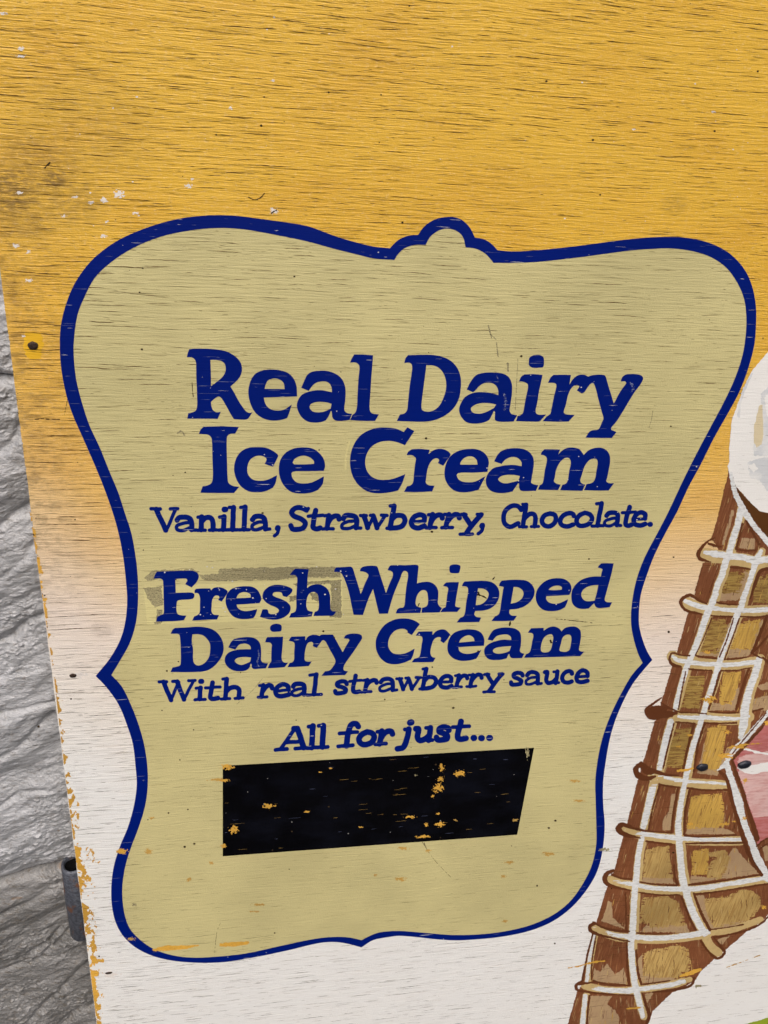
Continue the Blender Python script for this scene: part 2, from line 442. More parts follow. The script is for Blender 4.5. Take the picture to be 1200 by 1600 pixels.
def stone(x0, x1, jt, jb, mat):
    xs = axis(x0, x1, FX0, FX1, 0.00055, 0.012)
    zs_lo, zs_hi = jb[0] - 0.10, jt[0] + 0.10
    tt = axis(jb[0], jt[0], FZ0, FZ1, 0.00055, 0.012)
    tt = (tt - jb[0]) / (jt[0] - jb[0])
    X, Tm = np.meshgrid(xs, tt)
    zb = jb[0] + jb[1]*(X - xj); zq = jt[0] + jt[1]*(X - xj)
    wob = lambda s: 0.006 * fbm(X*18 + s, X*0 + s*3, 3)
    zb = zb + wob(jb[0]*50); zq = zq + wob(jt[0]*50)
    Z = zb + (zq - zb) * Tm
    H = hnoise(X, Z)
    for p, w, d in GRO:
        q = sd_stroke(X, Z, p, 0.0)
        H = H - d * np.exp(-(q / (w*1.3))**2) * (0.6 + 0.8*(0.5 + fbm(X*60, Z*60, 2)))
    # rounded arrises at the joints
    e = np.minimum(np.minimum(zq - Z, Z - zb), np.minimum(X - x0, x1 - X))
    H = H - 0.011 * np.exp(-np.clip(e, 0, 1) / 0.0035)
    V = np.stack([X, -H, Z], -1).reshape(-1, 3)
    ny, nx = X.shape; idx = np.arange(ny*nx).reshape(ny, nx)
    Q = np.stack([idx[:-1, :-1], idx[:-1, 1:], idx[1:, 1:], idx[1:, :-1]], -1).reshape(-1, 4)
    me = bpy.data.meshes.new('stone')
    me.vertices.add(len(V)); me.vertices.foreach_set('co', V.ravel().astype(np.float32))
    me.loops.add(Q.size); me.loops.foreach_set('vertex_index', Q.ravel().astype(np.int32))
    me.polygons.add(len(Q)); me.polygons.foreach_set('loop_start', np.arange(0, Q.size, 4, dtype=np.int32))
    me.polygons.foreach_set('loop_total', np.full(len(Q), 4, np.int32))
    me.update(calc_edges=True); me.validate()
    me.polygons.foreach_set('use_smooth', np.ones(len(Q), bool))
    me.materials.append(M[mat])
    o = bpy.data.objects.new('stone', me); COL.objects.link(o); o.parent = wall
cuts = [(LX, FX1 + 0.02, RX), (LX, FX0 - 0.06, FX1 + 0.11, RX), (LX, FX0 - 0.16, FX1 + 0.17, RX)]
for k in range(3):
    for a, b in zip(cuts[k][:-1], cuts[k][1:]):
        stone(a, b, joints[k], joints[k+1], 'wall' if k < 2 else 'wall_dark')
mesh('mortar', [(LX, 0.012, joints[3][0]), (RX, 0.012, joints[3][0]), (RX, 0.012, joints[0][0]), (LX, 0.012, joints[0][0])], [(0, 1, 2, 3)], 'wall', wall)

# ---- the pipe stub fixed to the wall beside the board's foot
pc = px_to_plane([(115, 1348)], 0.031)[0]
pb = px_to_plane([(126, 1455)], 0.031)[0]
def tube(name, r0, r1, z0, z1, mat, parent, n=40):
    V = []; F = []
    prof = [(r1, z0), (r0 - .0004, z0), (r0, z0 + .0006), (r0 * 1.02, (z0 + z1) * .5), (r0, z1 - .0015), (r0 - .0012, z1), (r1 + .0008, z1), (r1, z1 - .001), (r1, z0)]
    for i in range(n):
        a = 2*math.pi*i/n
        for r, z in prof: 
            rr = r * (1 + 0.02*math.sin(3*a + z*200)); V.append((rr*math.cos(a), rr*math.sin(a), z))
    m = len(prof)
    for i in range(n):
        for j in range(m - 1):
            a, b = i*m + j, ((i+1) % n)*m + j
            F.append((a, b, b+1, a+1))
    return mesh(name, V, F, mat, parent, True)
pipe = empty('pipe_stub', (float(pc[0]), 0.031, float(pb[1])))
tag(pipe, 'short rusty grey metal pipe stub on the wall beside the board edge', 'pipe')
tube('tube', 0.0118, 0.0088, 0.0, float(pc[1] - pb[1]), 'pipe', pipe)
hz = float(pc[1] - pb[1]) - .0045
mesh('bore_shade_disc', [(.0090*math.cos(i*.3927), .0090*math.sin(i*.3927), hz + .0006*math.sin(i*2.1)) for i in range(16)] + [(0, 0, hz - .002)], [(i, (i+1) % 16, 16) for i in range(16)], 'bore_shade', pipe)  # added black disc stands in for the shade down the bore
mesh('mounting_plate', [(x, y, z) for x in (-.010, .016) for y in (0.011, 0.016) for z in (-0.006, float(pc[1]-pb[1]) - .012)],
     [(0, 1, 3, 2), (4, 6, 7, 5), (0, 2, 6, 4), (1, 5, 7, 3), (0, 4, 5, 1), (2, 3, 7, 6)], 'pipe', pipe)

# ================================================================== the sign
sign = empty('ice_cream_sign')
tag(sign, 'yellow and white painted plywood sign advertising ice cream in blue lettering', 'sign')
# ---- plywood: left edge is worn and splintery
LE = [(3, 437), (46, 800), (83, 1050), (100, 1200), (125, 1395), (151, 1600)]
le = px_to_plane(LE); cA = np.polyfit(le[:, 1], le[:, 0], 1)
edge_x = lambda z: cA[0]*z + cA[1]
z_top = float(px_to_plane([(600, -90)])[0][1]); z_bot = float(px_to_plane([(600, 1810)])[0][1])
x_rt = float(px_to_plane([(1290, 1690)])[0][0])
zs = np.arange(z_bot, z_top, 0.0011)
lx = edge_x(zs) + 0.0007*fbm(zs*90, zs*0, 3) + np.where(rng.random(len(zs)) > 0.9, rng.random(len(zs))*0.0006, 0)
outl = [(x, z) for x, z in zip(lx, zs)] + [(edge_x(z_top), z_top), (x_rt, z_top), (x_rt, z_bot)]
TH = 0.012
n = len(outl)
V = [(x, 0.0, z) for x, z in outl] + [(x, TH, z) for x, z in outl]
tri = tessellate_polygon([[Vector((x, z, 0)) for x, z in outl]])
F = []
for a, b, c in tri:
    A, B, C = (np.array(outl[i]) for i in (a, b, c))
    s = np.cross(B - A, C - A) > 0
    F.append((a, b, c) if s else (a, c, b)); F.append((a+n, c+n, b+n) if s else (a+n, b+n, c+n))
for i in range(n):
    j = (i+1) % n; F.append((i, j, j+n, i+n))
mesh('plywood_board', V, F, 'board', sign)

# a 1-pixel map of where the blue lies
BLUE = np.zeros((1700, 1260), bool)
def fillmap(loops):
    P = [np.asarray(l) for l in loops]; lo = int(min(p[:, 1].min() for p in P)); hi = int(max(p[:, 1].max() for p in P)) + 1
    for y in range(lo, hi):
        c = []
        for p in P:
            q = np.roll(p, -1, 0); m = (p[:, 1] > y + .5) != (q[:, 1] > y + .5)
            c += list(p[m, 0] + (y + .5 - p[m, 1]) * (q[m, 0] - p[m, 0]) / (q[m, 1] - p[m, 1]))
        c.sort()
        for a, b in zip(c[::2], c[1::2]): BLUE[y, int(a + .5):int(b + .5)] = True
# ---- cartouche
OUT = '480,353 500,360 530,371 560,379.5 583,385 609,387.7* 620.7,376 634.7,369 653.3,366.7* 662.7,353.8 679,343 700,338.7 718.7,342 732.7,353.8 742,371* 756,373.7 767.7,380.7 777.5,391* 805,392.8 840,390.7 900,384.5 937.5,379.5 975,374.5 1012,371 1045,370 1080,372.5 1112.5,381 1140,396 1162.5,420 1175,447 1181,480 1181,510 1178.7,537 1170,572 1155,612 1137.5,645 1115,685 1095,725 1075,762 1057.5,800 1040,832 1022.5,867 1010,900 1001,930 998,962 998.9,979 1003.6,998 1010.8,1017 1019,1031* 1008.4,1043 989.4,1067 975,1093 961,1126 952.6,1155 946.6,1188 942.4,1221 942.4,1257 944.7,1288 941.4,1328 933,1361 918,1388 894,1416.5 864,1439 828,1454 786,1463 744,1467.5 711,1469 678,1467 648,1463.6 622,1462 608,1463.7 583,1468.7 564.6,1480* 546,1475 525,1471.7 500,1473 450,1484.6 400,1495 350,1503 308,1504 265,1500 232.5,1491 205,1475 187.5,1455 177.5,1430 173.7,1395 177.5,1355 187.5,1322 200,1292 210,1255 213.7,1225 212,1200 207.5,1162 197.5,1130 185,1100 165,1072 149.5,1056* 172.5,1027.5 188.7,997.5 196,970 198.7,935 196,900 192.5,870 185,832 176,800 162.5,762 147.5,725 130,685 112.5,645 102.5,612.5 95,570 93.5,535 95,510 101.7,480 116.7,443 143,407 180,378 223,358 273,343 320,336.7 363,336.7 413,342.7'
INN = '480,377 520,388 560,398 583,403.5 616,406* 621.8,397 632,387.7 648.7,382.5 665,382.5* 672,370 686,359.7 700,357 714,361 723,370 727.5,386.5* 742,388 758,396 771,410.5* 805,410.5 840,409 900,402.5 937.5,397.5 987.5,391 1020,388.7 1050,388 1085,393 1112.5,402.5 1135,418.5 1150,438.5 1161,462 1165.5,487 1165.5,517.5 1160,555 1147.5,592.5 1132.5,625 1110,667.5 1087.5,710 1067.5,750 1044,800 1027.5,832 1007.5,870 996,900 988.7,932 985.7,963 987,983.8 991.8,1005 997.7,1023 1004,1035.5* 987,1055 972.8,1079 958.5,1107 946.6,1136 938.3,1164 932.9,1193 930,1221 930.5,1250 931.5,1285 931.5,1319 925.5,1349 915,1373 894,1404.5 870,1425.5 834,1443.5 786,1455.5 744,1460 705,1460.6 660,1457 624,1454.4 607,1455 587.5,1458 564.6,1468.7* 545.8,1464.6 521,1463.7 491.7,1466.7 441.7,1477 383,1489.6 333,1495 300,1496 270,1492.5 240,1482.5 217.5,1467 202.5,1450 194,1425 191,1390 195,1357 202.5,1330 215,1297 226,1262 230.5,1232 230.5,1200 226,1167 217.5,1135 205,1102 190,1072 174,1054.5* 187.5,1032 202.5,1005 212.5,972 215.5,942 215.5,907 212,870 205,832 194.7,800 185,770 172.5,740 155,697 140,665 127.5,627 119,592 115.5,560 115.3,535 121,492 131,466 148,434 173,410 206.7,388 250,370 296.7,360 340,356 380,358 430,366.7'
o_l = smooth_loop(OUT, sub=4); i_l = smooth_loop(INN, sub=4)
mid = smooth_loop(INN, sub=4)
cen = np.array([600.0, 900.0])
g = 2.0
tn = np.roll(mid, -1, 0) - np.roll(mid, 1, 0); tn /= np.linalg.norm(tn, axis=1)[:, None]
grown = mid + np.stack([tn[:, 1], -tn[:, 0]], 1) * g
flat('cartouche_panel', [grown], 'cream', sign, 0.08)
flat('cartouche_border', [o_l, i_l], 'blue', sign, 0.22); fillmap([o_l, i_l])
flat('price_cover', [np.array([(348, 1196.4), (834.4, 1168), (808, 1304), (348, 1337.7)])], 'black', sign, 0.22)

# ---- large lettering: outlines in pixels of enlarged image crops (origin x, origin y, enlargement)
BIG = [
 (280,535,7.5,[ # R, e
 ['118,78* 180,72 320,72 430,80 540,100 640,150 710,220 735,290 725,370 690,430 640,480 600,515* 640,580 700,690 750,765 790,810 825,825 860,815* 810,890* 780,902 720,903 640,898* 610,850 560,760 500,660 475,636 450,635 400,670 372,695* 378,750 395,790 430,815 488,812* 450,895* 300,893 95,892* 105,828* 150,820 190,800 208,760 208,600 200,400 195,230 180,195 150,175 90,172* 100,125',
  '365,203* 430,205 490,215 530,245 545,300 535,360 500,410 440,460 372,512* 372,400*'],
 ['1090,316 1180,325 1280,360 1345,430 1375,510 1380,580 1382,632* 992,645* 1000,690 1030,750 1080,785 1150,797 1230,785 1320,725* 1290,820 1265,885* 1200,905 1100,915 1000,895 900,830 840,730 810,600 820,500 850,420 900,360 990,323',
  '1000,543* 1010,500 1035,450 1080,425 1130,422 1190,440 1225,480 1235,545*']]),
 (440,535,7.5,[ # a, l
 ['230,530* 260,460 300,380 350,345 430,330 530,332 630,365 700,420 740,500 750,570 745,680 735,790 750,815 780,830 825,835* 795,908* 720,915 640,915 610,900 592,870* 586,805* 578,800* 552,860 520,910* 470,930 400,938 320,930 250,890 200,820 178,740 195,670 240,610 310,578 400,560 480,560 590,583* 585,530 560,480 520,458 450,458 390,480 350,520 318,567*',
  '327,760 340,725 390,700 460,693 530,702 585,718* 574,776* 500,808 430,818 360,805'],
 ['850,140* 960,140 1072,150* 1062,280 1050,420 1040,600 1030,740 1035,800 1060,830 1140,842* 1095,918* 950,918 802,908* 830,847* 860,825 880,770 890,600 900,420 912,290 900,255 870,235 802,235* 820,190']]),
 (610,545,6,[ # D, a
 ['165,58* 280,55 400,57 490,75 570,115 630,185 658,270 658,380 640,470 600,545 540,605 460,650 380,675 300,682 180,680 60,675* 88,615* 130,605 155,575 165,500 180,350 195,250 203,160 190,135 170,128 130,132* 140,90',
  '337,152* 400,155 450,175 495,225 520,300 520,380 500,450 460,530 400,578 340,588 300,575 290,545 300,440 318,300'],
 ['715,380* 750,310 800,248 870,225 960,220 1050,230 1110,265 1138,330 1138,420 1125,520 1118,580 1130,605 1150,615 1188,622* 1155,680* 1090,683 1010,680 985,670 978,650* 980,592* 970,580* 950,622 925,668* 870,690 790,700 710,685 660,630 643,570 660,510 700,450 770,414 850,405 940,412 1010,432* 1010,390 990,345 950,320 880,320 830,350 800,385 775,406*',
  '755,555 790,525 850,508 920,508 990,520* 972,552* 900,590 840,607 780,600 758,580']]),
 (800,545,5.714,[ # i dot, i, ry
 ['155,80 190,57 250,55 280,75 285,115 278,160 240,168 180,166 152,145 150,110'],
 ['110,228* 190,225 272,232* 258,300 240,380 225,480 210,555 218,578 240,588 303,585* 255,640* 235,648 150,648 35,645* 50,600* 90,582 100,560 120,450 142,320 125,303 100,293 62,290* 80,250'],
 ['370,232* 450,230 525,232* 512,318* 545,268 590,235 640,230 680,247* 710,235 820,233 838,250* 860,330 885,410 908,488* 960,390 1020,305* 1010,290 970,290* 985,250 1020,228 1100,225 1150,235 1170,260 1150,310 1090,390 1000,540 930,650 885,705 885,720 932,742* 890,795* 800,795 655,792* 690,740 720,725 770,718 800,660 815,620 800,560 770,450 745,350 725,308 700,312 670,350 640,390 620,397* 578,370* 600,335 590,325 560,325 530,350 500,410 480,500 462,570 490,585 558,590* 505,648* 400,650 272,645* 312,600* 340,580 350,540 375,420 395,320 380,305 320,302* 345,255']]),
 (300,655,5.714,[ # I c e
 ['105,65* 250,62 418,68* 385,128* 340,130 315,150 310,190 312,350 318,520 325,565 360,592 420,603* 375,657* 220,658 75,655* 95,597* 130,592 170,572 185,530 182,350 178,200 170,160 145,138 62,130* 75,95'],
 ['560,248 650,252 720,280 765,315 770,330* 745,380 722,423* 648,398* 665,360 660,345 620,325 570,328 520,360 495,420 500,490 540,535 600,548 670,540 760,498* 745,570 722,610* 660,640 580,652 500,640 430,590 390,520 375,440 390,360 430,295 490,258'],
 ['1000,250 1080,262 1140,305 1178,360 1188,420 1175,460* 1050,463 900,468 888,480* 895,520 930,560 990,573 1070,562 1178,508* 1165,580 1125,630* 1060,655 960,662 880,645 820,590 785,520 775,440 790,360 840,295 910,260',
  '898,385* 915,355 960,330 1010,325 1060,345 1088,375 1088,397* 1000,402 912,402*']]),
 (530,660,6,[ # C r
 ['440,47 530,57 605,88* 638,44* 703,80* 660,145 615,213* 560,190 480,172 390,180 310,220 260,290 243,370 255,440 290,495 350,530 430,538 510,525 620,483* 590,570 552,637* 470,655 370,664 270,648 180,585 125,500 102,400 108,290 140,200 200,120 290,68 370,48'],
 ['680,250* 760,247 848,255* 838,295* 880,262 940,245 1000,258 1043,298 1013,350 975,405* 925,380* 935,350 915,335 880,345 845,390 825,450 815,520 812,565 835,585 893,592* 872,645* 740,652 607,650* 635,598* 670,588 690,565 700,480 712,380 718,335 700,315 675,305 632,305* 645,275']]),
 (680,690,7.5,[ # e a
 ['400,85 480,88 560,120 610,175 628,235 620,300 612,352* 450,362 270,368 250,390* 265,430 300,460 380,475 470,465 590,402* 545,490 510,560* 430,583 330,593 240,580 170,530 120,450 107,370 120,280 160,190 230,128 310,95',
  '292,268* 300,235 340,190 400,170 450,180 485,215 495,268* 400,268'],
 ['690,230* 720,170 765,115 840,85 930,75 1030,85 1100,120 1145,180 1155,250 1145,340 1128,440 1125,480 1160,500 1208,508* 1180,575* 1050,578 1000,570 982,540* 982,492* 970,485* 940,532 905,583* 830,598 740,600 650,575 600,510 593,440 620,370 680,310 750,290 830,275 920,272 1012,285* 1010,240 980,200 930,178 870,185 815,215 778,260*',
  '737,440 770,405 840,388 920,388 993,402* 972,456* 900,475 830,488 770,475']]),
 (820,690,7.5,[ # m
 ['230,88* 320,88 412,92* 392,148* 440,100 500,72 570,68 640,90 690,155* 740,105 810,75 890,70 950,95 990,150 1000,220 985,320 965,420 955,465 985,485 1045,485* 980,572* 840,572 692,568* 722,497* 790,480 820,440 840,330 853,240 840,205 800,198 750,220 700,290 670,380 650,460 670,490 708,502* 674,576* 540,572 412,568* 440,505* 480,490 500,460 520,340 538,240 520,195 480,188 420,230 370,320 350,420 342,465 370,490 420,503* 390,565* 260,565 152,562* 172,512* 205,490 215,460 235,330 258,215 250,180 225,160 185,152* 200,115']]),
 (230,880,7.5,[ # F r e
 ['115,97* 300,90 450,85 540,88 590,115 605,150 585,210 520,282* 445,245* 470,200 460,182 400,178 328,182* 332,260 335,345* 430,342 520,343 550,358 553,385 540,410 500,422 400,428 355,440 345,480 345,560 360,595 400,608 460,612* 430,665* 350,675 103,682* 120,625* 160,605 190,590 195,540 192,400 188,240 180,195 150,178 75,178* 95,125'],
 ['572,297* 650,293 740,293* 748,318* 775,290 830,278 890,290 943,330 913,390 872,447* 832,430* 845,395 830,378 795,380 765,420 755,500 755,570 780,600 842,605* 818,658* 680,662 527,672* 550,622* 590,605 612,580 618,480 618,400 600,355 580,347 556,350* 556,318'],
 ['1140,268 1230,275 1290,310 1330,380 1335,430 1315,465* 1150,478 1048,482* 1060,520 1110,553 1180,558 1290,535* 1270,600 1245,640* 1170,652 1080,650 1000,615 945,540 918,450 930,370 980,305 1060,275',
  '1045,408* 1065,365 1110,340 1160,338 1210,365 1212,400* 1130,405']]),
 (380,880,7.5,[ # s h
 ['400,250 490,262 560,290 578,310 560,350 510,395* 465,380 450,345 400,335 355,345 345,370 380,395 450,420 520,460 555,510 545,570 490,625 400,658 300,655 195,628* 215,570 225,540* 270,538 290,550 300,585 350,595 400,580 418,550 390,520 310,485 250,440 225,390 240,330 290,280 340,258'],
 ['610,62* 690,65 768,70* 755,160 748,290* 790,260 860,245 930,258 990,305 1018,380 1020,470 1025,540 1045,560 1090,563* 1060,605 1040,615* 930,615 823,618* 838,568* 870,555 885,520 882,420 870,360 830,335 780,350 750,400 740,500 760,550 818,568* 803,622* 680,632 537,635* 560,585* 600,570 618,540 622,400 630,240 632,170 610,140 547,135* 575,95']]),
 (510,870,6.6667,[ # Wh
 ['100,108* 180,104 262,104 280,130* 310,230 335,310 357,388* 400,280 438,190 430,175 395,155 348,148* 360,115 400,97 520,95 535,110* 570,220 620,375* 660,270 692,195 690,165 675,148 635,138* 665,90 720,85 830,85 950,85 960,100* 952,180 943,275* 1000,262 1070,260 1130,290 1162,345 1165,410 1160,480 1175,510 1203,535* 1178,577* 1080,580 990,582* 997,530* 1040,515 1055,490 1055,400 1040,355 1000,345 960,375 935,430 930,490 945,515 990,530* 977,583* 850,585 722,588* 740,545 765,530 800,525 815,490 820,430 832,310 850,190 840,155 810,145 790,165 770,220 700,390 640,590* 548,592* 530,520 485,335* 440,430 380,605* 283,603* 265,520 220,320 165,185 140,160 80,155* 85,130']]),
 (660,870,6.6667,[ # i p p
 ['285,95 310,80 370,80 395,95 390,140 380,165 340,170 290,163 280,135'],
 ['250,265* 310,262 380,262* 365,350 345,470 342,510 360,522 400,527* 362,572* 270,572 187,575* 210,537* 240,520 247,480 258,390 268,330 255,312 215,303* 230,280'],
 ['440,255* 550,250 640,248 720,262 775,305 800,360 795,430 760,495 700,540 620,560 550,563* 540,600 560,622 612,632* 590,678* 470,680 355,683* 395,632* 425,620 440,590 455,480 475,330 460,310 410,305* 425,270',
  '580,325* 630,330 670,350 690,385 675,435 640,475 600,497 555,503* 565,420'],
 ['825,248* 920,238 1010,237 1090,250 1145,295 1168,350 1160,410 1120,470 1060,515 990,540 908,548* 905,585 925,608 985,613* 950,663* 840,668 718,668* 755,620* 790,600 805,570 820,470 840,340 845,315 797,302* 803,275',
  '950,312* 1000,318 1040,345 1053,380 1040,425 1010,455 970,475 920,485* 935,400']]),
 (820,870,8,[ # e d
 ['420,265 500,280 560,325 582,380 578,430 555,475* 430,483 270,490* 265,520 290,560 350,583 430,577 540,528* 525,580 500,630* 430,665 330,678 240,665 170,610 138,530 140,450 180,370 250,305 330,273',
  '295,412* 320,385 370,362 430,360 462,380 460,408* 370,415'],
 ['955,80* 1040,78 1110,80* 1085,200 1050,330 1015,460 998,540 1020,562 1090,567* 1060,628* 980,637 910,637 880,615 866,580* 830,612 800,643* 740,650 660,640 600,590 580,510 590,420 622,360 700,290 790,255 880,243 950,245* 960,190 970,155 950,143 910,133* 925,110',
  '918,350* 850,355 780,375 730,410 705,460 715,510 750,545 800,553 870,546* 895,460']]),
 (260,970,7.5,[ # D a
 ['100,82* 240,75 360,67 460,75 560,110 630,180 665,260 668,350 640,430 580,510 510,565 440,590 360,597 200,600 48,597* 72,545* 120,535 160,520 168,480 168,350 160,200 150,160 120,150 50,150* 75,100',
  '305,158* 370,155 430,170 480,215 510,270 512,350 500,420 460,480 410,515 360,520 325,495 313,450 312,330 300,265 298,225'],
 ['725,310* 755,250 790,215 870,195 960,188 1040,205 1090,250 1108,320 1110,400 1110,460 1130,487 1192,497* 1165,555* 1090,560 1020,562 1000,545* 998,505* 988,500* 970,550 930,580 850,590 780,578 720,540 685,480 690,420 730,370 800,344 900,332 990,332* 985,300 960,275 910,265 850,280 825,310 808,336*',
  '800,465 820,440 870,425 930,422 993,428* 980,478* 930,500 880,515 830,500']]),
 (410,970,7.0588,[ # dot i ry
 ['85,65 110,40 160,30 205,45 213,70 205,110 160,118 110,118 88,100'],
 ['55,177* 140,175 228,172* 222,280 215,430 240,458 283,460* 245,510* 150,518 57,522* 80,468* 95,450 97,400 100,300 102,260 85,240 30,235* 40,200'],
 ['320,172* 400,170 472,168* 475,215* 500,175 550,153 600,155 628,165* 650,152 720,150 778,150* 830,245 885,345* 920,280 962,210* 945,197 898,193* 915,160 960,143 1040,140 1090,155 1100,185 1070,240 990,360 910,475 893,520 900,545 945,555* 910,598* 790,600 650,605* 690,555* 740,545 770,515 805,450 790,400 740,310 690,220 665,212 640,240 600,297* 555,278* 560,245 540,230 500,245 475,310 465,390 468,435 490,447 545,447* 510,497* 400,505 275,510* 302,462* 330,455 347,430 350,340 355,260 345,235 290,218* 305,190']]),
 (570,960,6.6667,[ # C r e
 ['410,40 490,52 545,78 573,100* 535,150 490,213* 445,190* 440,165 390,147 320,165 270,215 243,290 250,350 290,400 350,413 430,400 520,353* 500,430 480,470* 410,500 320,518 230,505 160,450 120,370 115,270 145,190 210,105 310,52'],
 ['560,178* 630,175 705,175* 705,212* 740,175 790,155 840,160 890,208* 860,255 822,298* 787,275* 790,240 760,235 720,260 695,320 683,400 700,440 737,450* 712,495* 600,497 487,497* 515,460* 560,445 575,420 590,320 600,245 585,225 530,220* 545,195'],
 ['1090,153 1170,165 1220,200 1245,260 1240,325* 1100,332 975,340* 985,380 1030,405 1090,408 1150,395 1213,368* 1180,430 1160,460* 1090,478 1000,482 920,455 870,400 860,330 880,250 930,190 1010,160',
  '980,292* 1000,255 1050,222 1090,215 1130,240 1142,275* 1060,285']]),
 (740,960,6.6667,[ # a m
 ['145,262* 170,210 210,160 290,137 370,135 440,150 485,190 495,250 490,330 482,380 500,400 528,407* 503,453* 440,455 390,450 375,430* 372,410* 362,415* 345,455* 290,470 210,475 150,460 112,410 115,350 150,312 205,285 300,262 392,264* 385,230 350,208 290,210 240,225 197,273*',
  '200,375 225,350 300,335 390,328* 374,380* 320,400 250,408 210,395'],
 ['600,143* 660,140 728,138* 730,168* 780,135 840,125 890,145 915,175* 950,140 1010,125 1070,130 1110,165 1118,220 1108,300 1098,370 1120,385 1153,385* 1110,432* 920,440 720,445 525,450* 547,412* 580,395 595,360 610,280 622,215 610,195 565,190* 580,165',
  '700,370 705,310 730,245 770,212 810,205 828,230 820,300 805,360 785,385 740,395 710,388', '895,375 910,300 930,235 970,210 1005,213 1018,245 1010,320 995,370 960,388 915,385']]),
]
for ox, oy, k, glyphs in BIG:
    for gl in glyphs:
        lp = [smooth_loop(s, ox, oy, k, sub=4) for s in gl]
        flat('letter', lp, 'blue', sign, 0.22 + 0.003 * (glyphs.index(gl) % 3)); fillmap(lp)

# ---- small lettering: round-ended brush strokes. s = stem, t = thin
GL = {
 'a': [('s','.16,.70 .26,.86 .50,.88 .68,.78 .74,.55 .74,.14'),('t','.74,.12 .94,.12'),('t','.72,.55 .42,.53 .14,.36 .16,.14 .40,.10 .72,.28')],
 'b': [('s','.30,1.40 .20,.14'),('t','.12,1.42 .30,1.42'),('s','.24,.60 .46,.84 .74,.82 .87,.56 .76,.24 .48,.11 .20,.11'),('t','.06,.10 .24,.10')],
 'c': [('s','.80,.70 .76,.80 .55,.88 .27,.74 .14,.46 .26,.18 .54,.10 .84,.19')],
 'e': [('t','.16,.46 .84,.50'),('s','.84,.52 .80,.76 .54,.88 .26,.74 .14,.45 .26,.18 .55,.10 .88,.20')],
 'f': [('s','.88,1.26 .80,1.42 .62,1.40 .50,1.15 .44,.6 .40,.12'),('t','.10,.88 .84,.92'),('t','.06,.10 .68,.11')],
 'h': [('s','.26,1.40 .22,.12'),('t','.10,1.42 .26,1.42'),('s','.24,.56 .44,.83 .62,.85 .76,.68 .77,.12'),('t','.06,.10 .40,.10'),('t','.62,.10 .95,.12')],
 'i': [('s','.54,.88 .46,.12'),('t','.18,.86 .54,.88'),('t','.08,.10 .92,.11'),('d','.54,1.30 .64,1.31')],
 'j': [('s','.74,.88 .60,.02 .44,-.24 .14,-.26'),('t','.50,.87 .74,.88'),('d','.76,1.27 .84,1.28')],
 'l': [('s','.56,1.43 .48,.12'),('t','.18,1.42 .56,1.43'),('t','.08,.10 .92,.11')],
 'n': [('s','.24,.88 .20,.12'),('t','.06,.87 .24,.88'),('s','.24,.60 .45,.84 .64,.84 .76,.66 .77,.12'),('t','.05,.10 .40,.10'),('t','.60,.10 .95,.11')],
 'o': [('s','.5,.88 .24,.74 .14,.46 .26,.19 .5,.11 .76,.25 .86,.53 .74,.79 .5,.88')],
 'r': [('s','.34,.88 .26,.12'),('t','.12,.87 .34,.88'),('s','.32,.48 .46,.74 .64,.86 .80,.82 .86,.66'),('t','.06,.10 .58,.11')],
 's': [('s','.84,.70 .76,.84 .50,.88 .26,.78 .28,.62 .54,.50 .78,.36 .76,.18 .46,.10 .20,.14 .14,.28')],
 't': [('s','.50,1.20 .38,.42 .40,.18 .60,.11 .82,.16'),('t','.08,.86 .94,.90')],
 'u': [('s','.14,.86 .26,.86 .24,.36 .38,.13 .60,.18 .78,.40'),('s','.82,.88 .78,.12'),('t','.62,.87 .82,.88'),('t','.78,.12 .96,.12')],
 'w': [('t','.04,.86 .24,.86'),('s','.16,.84 .32,.14'),('t','.32,.14 .50,.84'),('s','.48,.84 .64,.14'),('t','.64,.14 .88,.82'),('t','.38,.86 .50,.86'),('t','.76,.86 .95,.86')],
 'y': [('t','.04,.86 .26,.86'),('s','.18,.84 .52,.20'),('s','.90,.84 .52,.14 .36,-.26'),('t','.74,.86 .95,.86'),('t','.10,-.30 .62,-.30')],
 'V': [('t','.04,1.38 .36,1.38'),('s','.22,1.36 .54,.12'),('t','.56,.12 .88,1.34'),('t','.70,1.38 .95,1.38')],
 'S': [('s','.84,1.22 .60,1.36 .30,1.32 .16,1.10 .28,.86 .62,.68 .80,.46 .72,.20 .46,.08 .22,.12 .14,.32'),('t','.92,1.30 .86,1.16')],
 'C': [('s','.90,1.10 .74,1.30 .48,1.36 .24,1.14 .14,.72 .22,.32 .48,.11 .84,.30'),('t','.96,1.32 .86,1.14')],
 'W': [('t','.02,1.36 .22,1.36'),('s','.14,1.34 .34,.14'),('t','.34,.14 .54,1.32'),('s','.50,1.34 .68,.14'),('t','.68,.14 .92,1.32'),('t','.38,1.36 .52,1.36'),('t','.80,1.38 .97,1.38')],
 'A': [('t','.03,.10 .36,.12'),('t','.18,.14 .58,1.32'),('s','.56,1.34* .66,1.34* .84,.14'),('t','.60,.12 .98,.12'),('t','.34,.52 .72,.53')],
 ',': [('d','.62,.16 .66,.20'),('t','.74,.14 .62,-.12 .28,-.28')],
 '.': [('d','.46,.16 .54,.16')],
}
def baseline(p): return lambda x: float(np.interp(x, [q[0] for q in p], [q[1] for q in p]))
